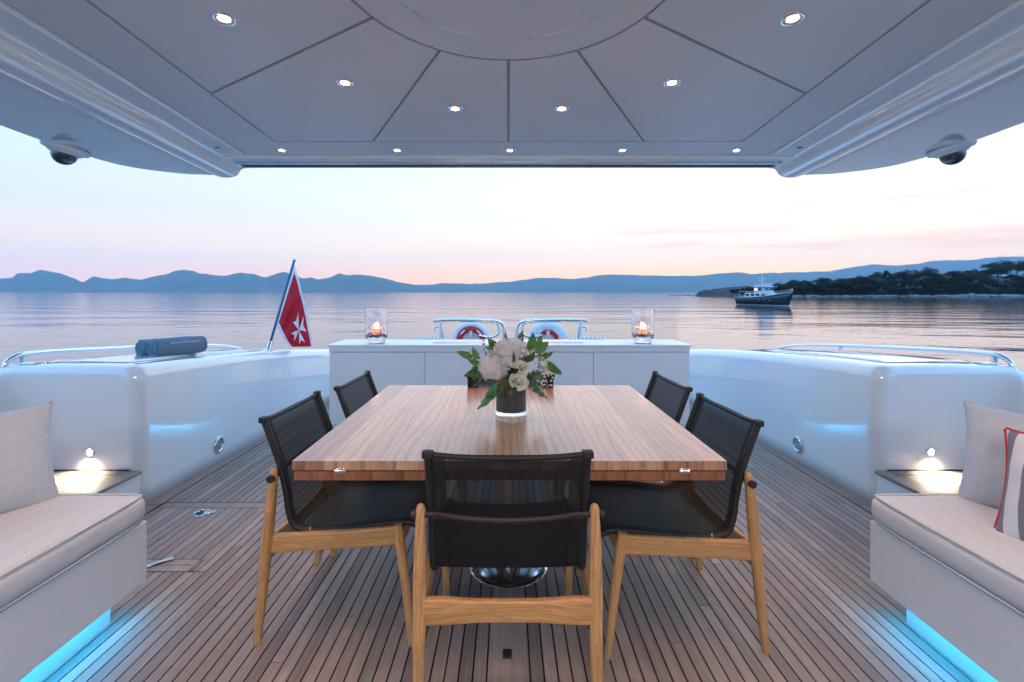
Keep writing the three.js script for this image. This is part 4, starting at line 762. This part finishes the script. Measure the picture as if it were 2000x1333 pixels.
// ------------------------------------------------------------------ vase and bouquet
const VX = 0.012, VZ = 2.185, TY = 0.7505;
{
  const t = thing('glass_vase', 'clear cylinder vase lined with dark leaves on the teak table', 'vase', [VX, TY, -VZ]);
  mesh('glass', new THREE.CylinderGeometry(0.072, 0.072, 0.155, 44, 1, true).translate(0, 0.0785, 0), M.glass, t);
  mesh('glass_base', new THREE.CylinderGeometry(0.0715, 0.0715, 0.018, 44).translate(0, 0.010, 0), M.solidGlass, t);
  mesh('leaf_lining', new THREE.CylinderGeometry(0.068, 0.068, 0.10, 40, 6, true).translate(0, 0.072, 0), std({ color: lin(0.035, 0.032, 0.022), roughness: 0.7 }), t);
  mesh('water', cyl(0.066, 0.066, 0.10, 0, 0.072, 0, 32), std({ color: lin(0.02, 0.018, 0.012), roughness: 0.2 }), t);
}
{
  const t = thing('bouquet', 'bouquet of white roses, pale hydrangea and green leaves in the vase', 'flowers', [VX, TY, -VZ]);
  const green = [phy({ color: lin(0.09, 0.22, 0.04), roughness: 0.55, transmission: 0.2, thickness: 0 }), phy({ color: lin(0.055, 0.15, 0.035), roughness: 0.55, transmission: 0.2, thickness: 0 }), phy({ color: lin(0.14, 0.27, 0.06), roughness: 0.6, transmission: 0.2, thickness: 0 })];
  const petal = phy({ color: lin(0.86, 0.78, 0.75), roughness: 0.8, transmission: 0.35, thickness: 0 }), cream = phy({ color: lin(0.88, 0.83, 0.70), roughness: 0.75, transmission: 0.35, thickness: 0 }), white = phy({ color: lin(0.88, 0.87, 0.85), roughness: 0.8, transmission: 0.35, thickness: 0 });
  const stemMat = std({ color: lin(0.05, 0.09, 0.03), roughness: 0.8 });
  const leafGeo = (L, W, bend, tw) => { const rows = []; for (let i = 0; i <= 12; i++) { const u = i / 12, w = W * Math.pow(Math.sin(Math.PI * Math.pow(u, 0.72)), 0.85) * (i === 12 ? 0 : 1), row = []; for (let j = -3; j <= 3; j++) { const f = j / 3; row.push([f * w * Math.cos(tw * u), L * u * Math.cos(bend * u * 0.5), -L * Math.sin(bend * u * 0.7) * u * 0.6 + Math.abs(f) * w * 0.35 + f * w * Math.sin(tw * u) + 0.004 * Math.sin(u * 22 + f * 3)]); } rows.push(row); } return skin(rows); };
  const aim = (o, p, dir, roll = 0) => { o.position.set(...p); o.quaternion.setFromUnitVectors(V(0, 1, 0), V(...dir).normalize()); o.rotateY(roll); return o; };
  const stem = (p) => mesh('stem', tube([[p[0] * 0.1, 0.08, p[2] * 0.1], [p[0] * 0.35, 0.15, p[2] * 0.35], [p[0] * 0.8, p[1] * 0.85, p[2] * 0.8], p], 0.0022, 20, 6), stemMat, t);
  // a rose: cupped petals in a spiral
  const cup = (r, h, open) => { const rows = []; for (let i = 0; i <= 8; i++) { const v = i / 8, row = []; for (let j = 0; j <= 8; j++) { const a = mix(-0.95, 0.95, j / 8), rad = r * (0.35 + 0.65 * Math.sin(v * 1.6)) * (1 + open * v * v), e = 1 - 0.16 * Math.pow(Math.abs(j / 4 - 1), 3) * v; row.push([Math.sin(a) * rad, h * v * e - open * 0.3 * h * v * v * v, Math.cos(a) * rad]); } rows.push(row); } return skin(rows); };
  const rose = (p, dir, s, mat) => { const o = new THREE.Group(); o.name = 'rose'; t.add(o); aim(o, p, dir, rnd() * 6); const g = []; for (let k = 0; k < 15; k++) { const q = k / 15; g.push(cup(s * (0.14 + 0.74 * q), s * (1.40 - 0.62 * q), q * 0.6).rotateY(k * 2.4)); } mesh('petals', g, mat, o); mesh('bud', new THREE.SphereGeometry(s * 0.3, 12, 8).scale(1, 2.0, 1).translate(0, s * 0.62, 0), mat, o); mesh('calyx', new THREE.ConeGeometry(s * 0.35, s * 0.6, 10).rotateX(Math.PI).translate(0, -s * 0.1, 0), stemMat, o); stem(p); };
  // hydrangea: a ball of four-petalled florets
  const floret = (() => { const g = []; for (let k = 0; k < 4; k++) { const rows = []; for (let i = 0; i <= 3; i++) { const u = i / 3, w = 0.0075 * Math.sin(Math.PI * (0.12 + 0.78 * u)); rows.push([[-w, 0.003 * u * u, 0.0145 * u], [0, 0.001 - 0.001 * u, 0.0155 * u], [w, 0.003 * u * u, 0.0145 * u]]); } g.push(skin(rows).rotateY(k * Math.PI / 2)); } return mergeGeometries(g); })();
  const hydrangea = (p, R, mat) => { const g = []; for (let k = 0; k < 150; k++) { const y = 1 - 1.7 * (k + 0.5) / 150, a = k * 2.39996, s = Math.sqrt(Math.max(0, 1 - y * y)), n = V(Math.cos(a) * s, y, Math.sin(a) * s), f = floret.clone().rotateY(rnd() * 6).scale(1.1, 1.1, 1.1); f.applyQuaternion(new THREE.Quaternion().setFromUnitVectors(V(0, 1, 0), n.clone().add(V(rr(-0.3, 0.3), rr(-0.3, 0.3), rr(-0.3, 0.3))).normalize())); const q = R * rr(0.9, 1.06); g.push(f.translate(p[0] + n.x * q, p[1] + n.y * q * 0.92, p[2] + n.z * q)); } const m = mesh('hydrangea', g, mat, t); mesh('core', new THREE.IcosahedronGeometry(R * 0.82, 2).translate(...p), green[2], m); stem(p); };
  const star = (p, dir, s, mat) => { const g = []; for (let k = 0; k < 6; k++) { const rows = []; for (let i = 0; i <= 4; i++) { const u = i / 4, w = s * 0.15 * Math.sin(Math.PI * (0.1 + 0.86 * u)); rows.push([[-w, s * 0.35 * u - s * 0.2 * u * u, s * u], [w, s * 0.35 * u - s * 0.2 * u * u, s * u]]); } g.push(skin(rows).rotateY(k * Math.PI / 3)); } const m = mesh('star_flower', g, mat, t); aim(m, p, dir, rnd() * 6); };
  hydrangea([-0.078, 0.215, 0.045], 0.062, petal);
  hydrangea([-0.015, 0.285, 0.01], 0.058, petal);
  hydrangea([0.025, 0.27, -0.06], 0.058, white);
  rose([0.028, 0.155, 0.085], [0.15, 0.55, 0.8], 0.036, cream);
  rose([0.045, 0.215, 0.075], [0.3, 0.6, 0.7], 0.028, cream);
  rose([0.125, 0.215, 0.03], [0.75, 0.6, 0.35], 0.034, cream);
  rose([-0.01, 0.225, 0.075], [-0.1, 0.7, 0.7], 0.032, white);
  rose([-0.05, 0.27, -0.05], [-0.3, 0.9, -0.2], 0.034, cream);
  rose([0.09, 0.27, -0.04], [0.5, 0.8, -0.1], 0.032, white);
  for (let k = 0; k < 15; k++) { const a = rr(-0.5, 1.5), p = [0.055 + 0.06 * Math.cos(a * 2) + rr(-0.03, 0.04), rr(0.21, 0.31), 0.045 + rr(-0.03, 0.05)]; star(p, [p[0] * 3, 0.7, p[2] * 4 + 0.3], rr(0.016, 0.024), white); }
  for (let k = 0; k < 4; k++) star([rr(-0.03, 0.03), rr(0.29, 0.335), rr(0.02, 0.06)], [rr(-0.3, 0.3), 0.6, 0.8], 0.024, white);
  // bud sprays and greenery
  for (const [x, y, z, n] of [[0.16, 0.165, 0.05, 26], [-0.105, 0.30, 0.0, 18], [0.135, 0.125, 0.06, 22], [0.175, 0.22, 0.0, 16], [-0.145, 0.2, 0.05, 14]]) { const g = []; for (let k = 0; k < n; k++) g.push(new THREE.IcosahedronGeometry(rr(0.003, 0.0055), 1).translate(x + rr(-0.026, 0.026), y + rr(-0.035, 0.035), z + rr(-0.02, 0.02))); mesh('bud_spray', g, k2(x), t); stem([x, y, z]); }
  function k2(x) { return x > 0 ? cream : green[2]; }
  const grn = []; for (let k = 0; k < 90; k++) { const a = rnd() * 6.28, d = rr(0.01, 0.085); grn.push(leafGeo(rr(0.035, 0.06), 0.006, 0.8, 0).rotateX(rr(0.2, 1.2)).rotateY(a).translate(Math.cos(a) * d, rr(0.13, 0.24), Math.sin(a) * d)); } mesh('filler_foliage', grn, green[1], t);
  { const g = []; for (let k = 0; k < 70; k++) g.push(new THREE.IcosahedronGeometry(rr(0.006, 0.010), 1).translate(-0.028 + rr(-0.035, 0.035), 0.13 + rr(-0.035, 0.035), 0.088 + rr(-0.02, 0.015))); mesh('green_bud_cluster', g, std({ color: lin(0.12, 0.13, 0.06), roughness: 0.9 }), t); }
  // large leaves: [base, direction, length, width, kind]
  const big = [[[-0.085, 0.16, 0.085], [-0.15, -0.75, 0.35], 0.125, 0.052, 0], [[-0.05, 0.15, 0.09], [-0.35, -0.55, 0.5], 0.09, 0.04, 1], [[0.10, 0.17, 0.06], [0.25, -0.7, 0.3], 0.10, 0.035, 1],
    [[-0.12, 0.22, 0.02], [-0.9, 0.25, 0.1], 0.075, 0.022, 0], [[-0.17, 0.255, 0.02], [-0.85, 0.35, 0.1], 0.075, 0.020, 2], [[-0.14, 0.25, 0.03], [-0.6, 0.75, 0.1], 0.06, 0.02, 2], [[-0.14, 0.215, 0.04], [-0.75, -0.5, 0.2], 0.075, 0.020, 1], [[-0.10, 0.20, 0.06], [-0.8, -0.25, 0.3], 0.09, 0.024, 0], [[-0.11, 0.185, 0.05], [-0.55, -0.75, 0.25], 0.075, 0.022, 1],
    [[0.08, 0.29, 0.02], [0.35, 0.9, 0.1], 0.075, 0.030, 0], [[0.11, 0.275, 0.0], [0.7, 0.6, 0], 0.075, 0.028, 2], [[0.10, 0.26, 0.04], [0.8, 0.1, 0.3], 0.085, 0.03, 0], [[0.15, 0.24, 0.02], [0.6, -0.5, 0.2], 0.09, 0.024, 0], [[0.12, 0.30, 0.0], [0.3, 0.95, 0], 0.055, 0.018, 2], [[0.165, 0.215, 0.02], [0.85, -0.35, 0.1], 0.065, 0.018, 1], [[0.06, 0.25, 0.07], [0.5, 0.3, 0.7], 0.07, 0.024, 1],
    [[-0.06, 0.28, -0.03], [-0.6, 0.8, 0], 0.07, 0.026, 1], [[0.04, 0.3, -0.06], [0.1, 1, -0.2], 0.07, 0.024, 1], [[-0.02, 0.31, 0.0], [-0.1, 1, 0.1], 0.055, 0.009, 1], [[0.012, 0.235, 0.088], [0, 0.9, 0.4], 0.055, 0.010, 1], [[0.0, 0.16, -0.09], [0, 0.1, -1], 0.09, 0.04, 0], [[0.09, 0.16, -0.07], [0.8, 0, -0.6], 0.09, 0.035, 1], [[-0.09, 0.16, -0.07], [-0.8, 0.1, -0.6], 0.09, 0.035, 0]];
  for (const [p, d, L, W, k] of big) { const m = mesh('leaf', leafGeo(L * 1.12, W * 0.78, 0.7, rr(-0.4, 0.4)), green[k], t); aim(m, p, d, rr(-0.5, 0.5)); }
  mesh('branch', tube([[-0.02, 0.13, 0.02], [-0.10, 0.20, 0.03], [-0.165, 0.25, 0.02], [-0.2, 0.275, 0.02]], 0.0022, 24, 6), stemMat, t);
}

// ------------------------------------------------------------------ anchored motor yacht
{
  const Z = 136, t = thing('motor_yacht', 'navy hulled motor yacht with white wheelhouse anchored off the pine island', 'boat', [(1492 - 993) / 945 * Z, SEA, -Z], -1.27);
 
  // local: bow along +x, length 17 m
  const navy = phy({ color: lin(0.012, 0.018, 0.03), roughness: 0.3, clearcoat: 0.6, clearcoatRoughness: 0.1 }), wh = std({ color: lin(0.55, 0.55, 0.56), roughness: 0.5 }), win = phy({ color: lin(0.01, 0.012, 0.015), roughness: 0.05 }), glow = std({ color: lin(0.8, 0.4, 0.2), emissive: lin(1, 0.42, 0.16), emissiveIntensity: 0.9 });
  const st = (x) => { const u = (x + 8.5) / 17; return { b: 2.45 * Math.pow(Math.max(0.0004, 1 - Math.pow(Math.max(0, (u - 0.42) / 0.58), 2.2)), 0.75) * (0.9 + 0.1 * sm(0, 0.3, u)), h: mix(2.1, 2.25, u) + 1.55 * Math.pow(u, 3.2), u }; };
  const rows = [], strip = [];
  for (let k = 0; k <= 34; k++) { const x = -8.5 + 17 * k / 34, { b, h, u } = st(x), rake = 1.5 * Math.pow(u, 6), row = []; for (const [f, y] of [[1, 1], [0.97, 0.7], [0.88, 0.35], [0.74, 0.06], [0.4, -0.08]]) row.push([x + rake * (y - 0.1), h * y, b * f]); const r2 = row.slice().reverse().map(([a, c, d]) => [a, c, -d]); rows.push([...row, ...r2]); strip.push([[x + rake * -0.04, 0.22, b * 0.80], [x + rake * -0.06, 0.05, b * 0.755]]); }
  mesh('hull', skin(rows, { closed: true, caps: true }), navy, t);
  for (const s of [-1, 1]) { mesh('boot_stripe', skin(strip.map((r) => r.map(([a, c, d]) => [a, c, s * (d + 0.03)]))), wh, t); mesh('bulwark_cap', tube(Array.from({ length: 30 }, (_, k) => { const x = -8.5 + 16.9 * k / 29, q = st(x); return [x + 1.5 * Math.pow(q.u, 6) * 0.9, q.h + 0.03, s * q.b]; }), 0.06, 80, 6), wh, t); }
  mesh('deck', box(12, 0.1, 3.9, -2.2, 2.0, 0), std({ color: lin(0.25, 0.2, 0.15), roughness: 0.8 }), t);
  mesh('deckhouse', [rbox(8.2, 1.5, 3.4, 0.15, -1.2, 2.75, 0), rbox(1.4, 1.0, 3.0, 0.2, 3.3, 2.6, 0)], wh, t);
  for (const s of [-1, 1]) for (let k = 0; k < 4; k++) mesh('window', rbox(1.15, 0.62, 0.06, 0.03, -4.2 + k * 1.9, 2.95, s * 1.7), win, t);
  const wheel = mesh('wheelhouse', skin([[0.2, 0], [0.0, 0.05], [-0.1, 1.45], [0.35, 1.6]].map(([o, y], i) => [[1.4 - o * 0.5, 3.5 + y, 1.5 - i * 0.05], [2.7 - (y > 1 ? 0.35 : 0), 3.5 + y, 0.9], [2.9 - (y > 1 ? 0.35 : 0), 3.5 + y, 0], [2.7 - (y > 1 ? 0.35 : 0), 3.5 + y, -0.9], [1.4 - o * 0.5, 3.5 + y, -1.5 + i * 0.05], [-2.0, 3.5 + y, -1.5], [-2.0, 3.5 + y, 1.5]]), { closed: true, caps: true, flat: true }), wh, t);
  for (const [x, z, w, r] of [[2.84, 0.45, 0.8, -0.2], [2.84, -0.45, 0.8, 0.2], [2.15, 1.24, 1.1, -1.12], [2.15, -1.24, 1.1, 1.12]]) { const g = new THREE.BoxGeometry(0.05, 0.62, w).rotateY(-r).translate(x, 4.55, z); mesh('window', g, win, wheel); }
  for (const s of [-1, 1]) for (let k = 0; k < 2; k++) mesh('window', box(1.0, 0.6, 0.05, -1.3 + k * 1.4, 4.5, s * 1.5), k ? win : glow, wheel);
  mesh('roof', rbox(5.6, 0.16, 3.6, 0.06, 0.1, 5.2, 0), wh, t);
  mesh('flybridge', [rbox(3.6, 0.55, 3.0, 0.1, -0.2, 5.5, 0), rbox(0.5, 0.4, 2.4, 0.08, 1.5, 5.9, 0)], wh, t);
  mesh('mast', [limb([[-0.6, 5.2, 0], [-0.6, 7, 0], [-0.65, 8.9, 0]], [0.26, 0.18, 0.08], 8), rod([-0.6, 7.3, -1.0], [-0.6, 7.3, 1.0], 0.08), rod([-0.6, 6.5, -0.8], [-0.6, 6.5, 0.8], 0.08), rod([-1.6, 5.2, 0.4], [-0.6, 6.8, 0.05], 0.04)], wh, t);
  for (const [x, y, z] of [[-0.6, 7.5, -0.95], [-0.6, 7.5, 0.95], [-0.6, 6.75, 0.75]]) mesh('radar_dome', new THREE.SphereGeometry(0.26, 14, 10).translate(x, y, z), wh, t);
  mesh('radar_bar', rbox(0.15, 0.12, 1.6, 0.04, -0.3, 7.0, 0), wh, t);
  mesh('tender', limb([[-6.6, 3.1, 0.2], [-6.2, 3.15, 0.2], [-4.6, 3.2, 0.2], [-3.6, 3.35, 0.2]], [[0.6, 0.32], [0.75, 0.38], [0.7, 0.36], [0.15, 0.12]], 12), navy, t);
  mesh('aft_canopy', [rbox(3.0, 0.12, 3.4, 0.05, -6.2, 3.9, 0), rod([-7.5, 2.1, 1.5], [-7.5, 3.9, 1.5], 0.05), rod([-7.5, 2.1, -1.5], [-7.5, 3.9, -1.5], 0.05)], wh, t);
  mesh('lit_saloon_door', box(0.06, 1.3, 1.6, -5.33, 2.8, 0), glow, t);
  const rl = []; for (let k = 0; k < 16; k++) { const x = 0.5 + k * 0.5, q = st(x), rk = 1.5 * Math.pow(q.u, 6) * 0.9; for (const s of [-1, 1]) rl.push(rod([x + rk, q.h, s * q.b * 0.98], [x + rk, q.h + 0.75, s * q.b * 0.96], 0.022, 5)); } for (const s of [-1, 1]) rl.push(tube(Array.from({ length: 16 }, (_, k) => { const x = 0.5 + k * 0.5, q = st(x); return [x + 1.5 * Math.pow(q.u, 6) * 0.9, q.h + 0.75, s * q.b * 0.96]; }), 0.03, 50, 5)); mesh('guard_rail', rl, M.steel, t);
  for (const s of [-1, 1]) for (let k = 0; k < 3; k++) mesh('porthole', cyl(0.13, 0.13, 0.05, 0, 0, 0, 14).rotateX(Math.PI / 2).translate(0.5 + k * 1.7, 1.45, s * (st(0.5 + k * 1.7).b * 0.955)), M.brushed, t);
  mesh('bow_lamp', new THREE.SphereGeometry(0.12, 10, 8).translate(9.3, 4.4, 0), glow, t);
}
renderer.render(scene, camera);
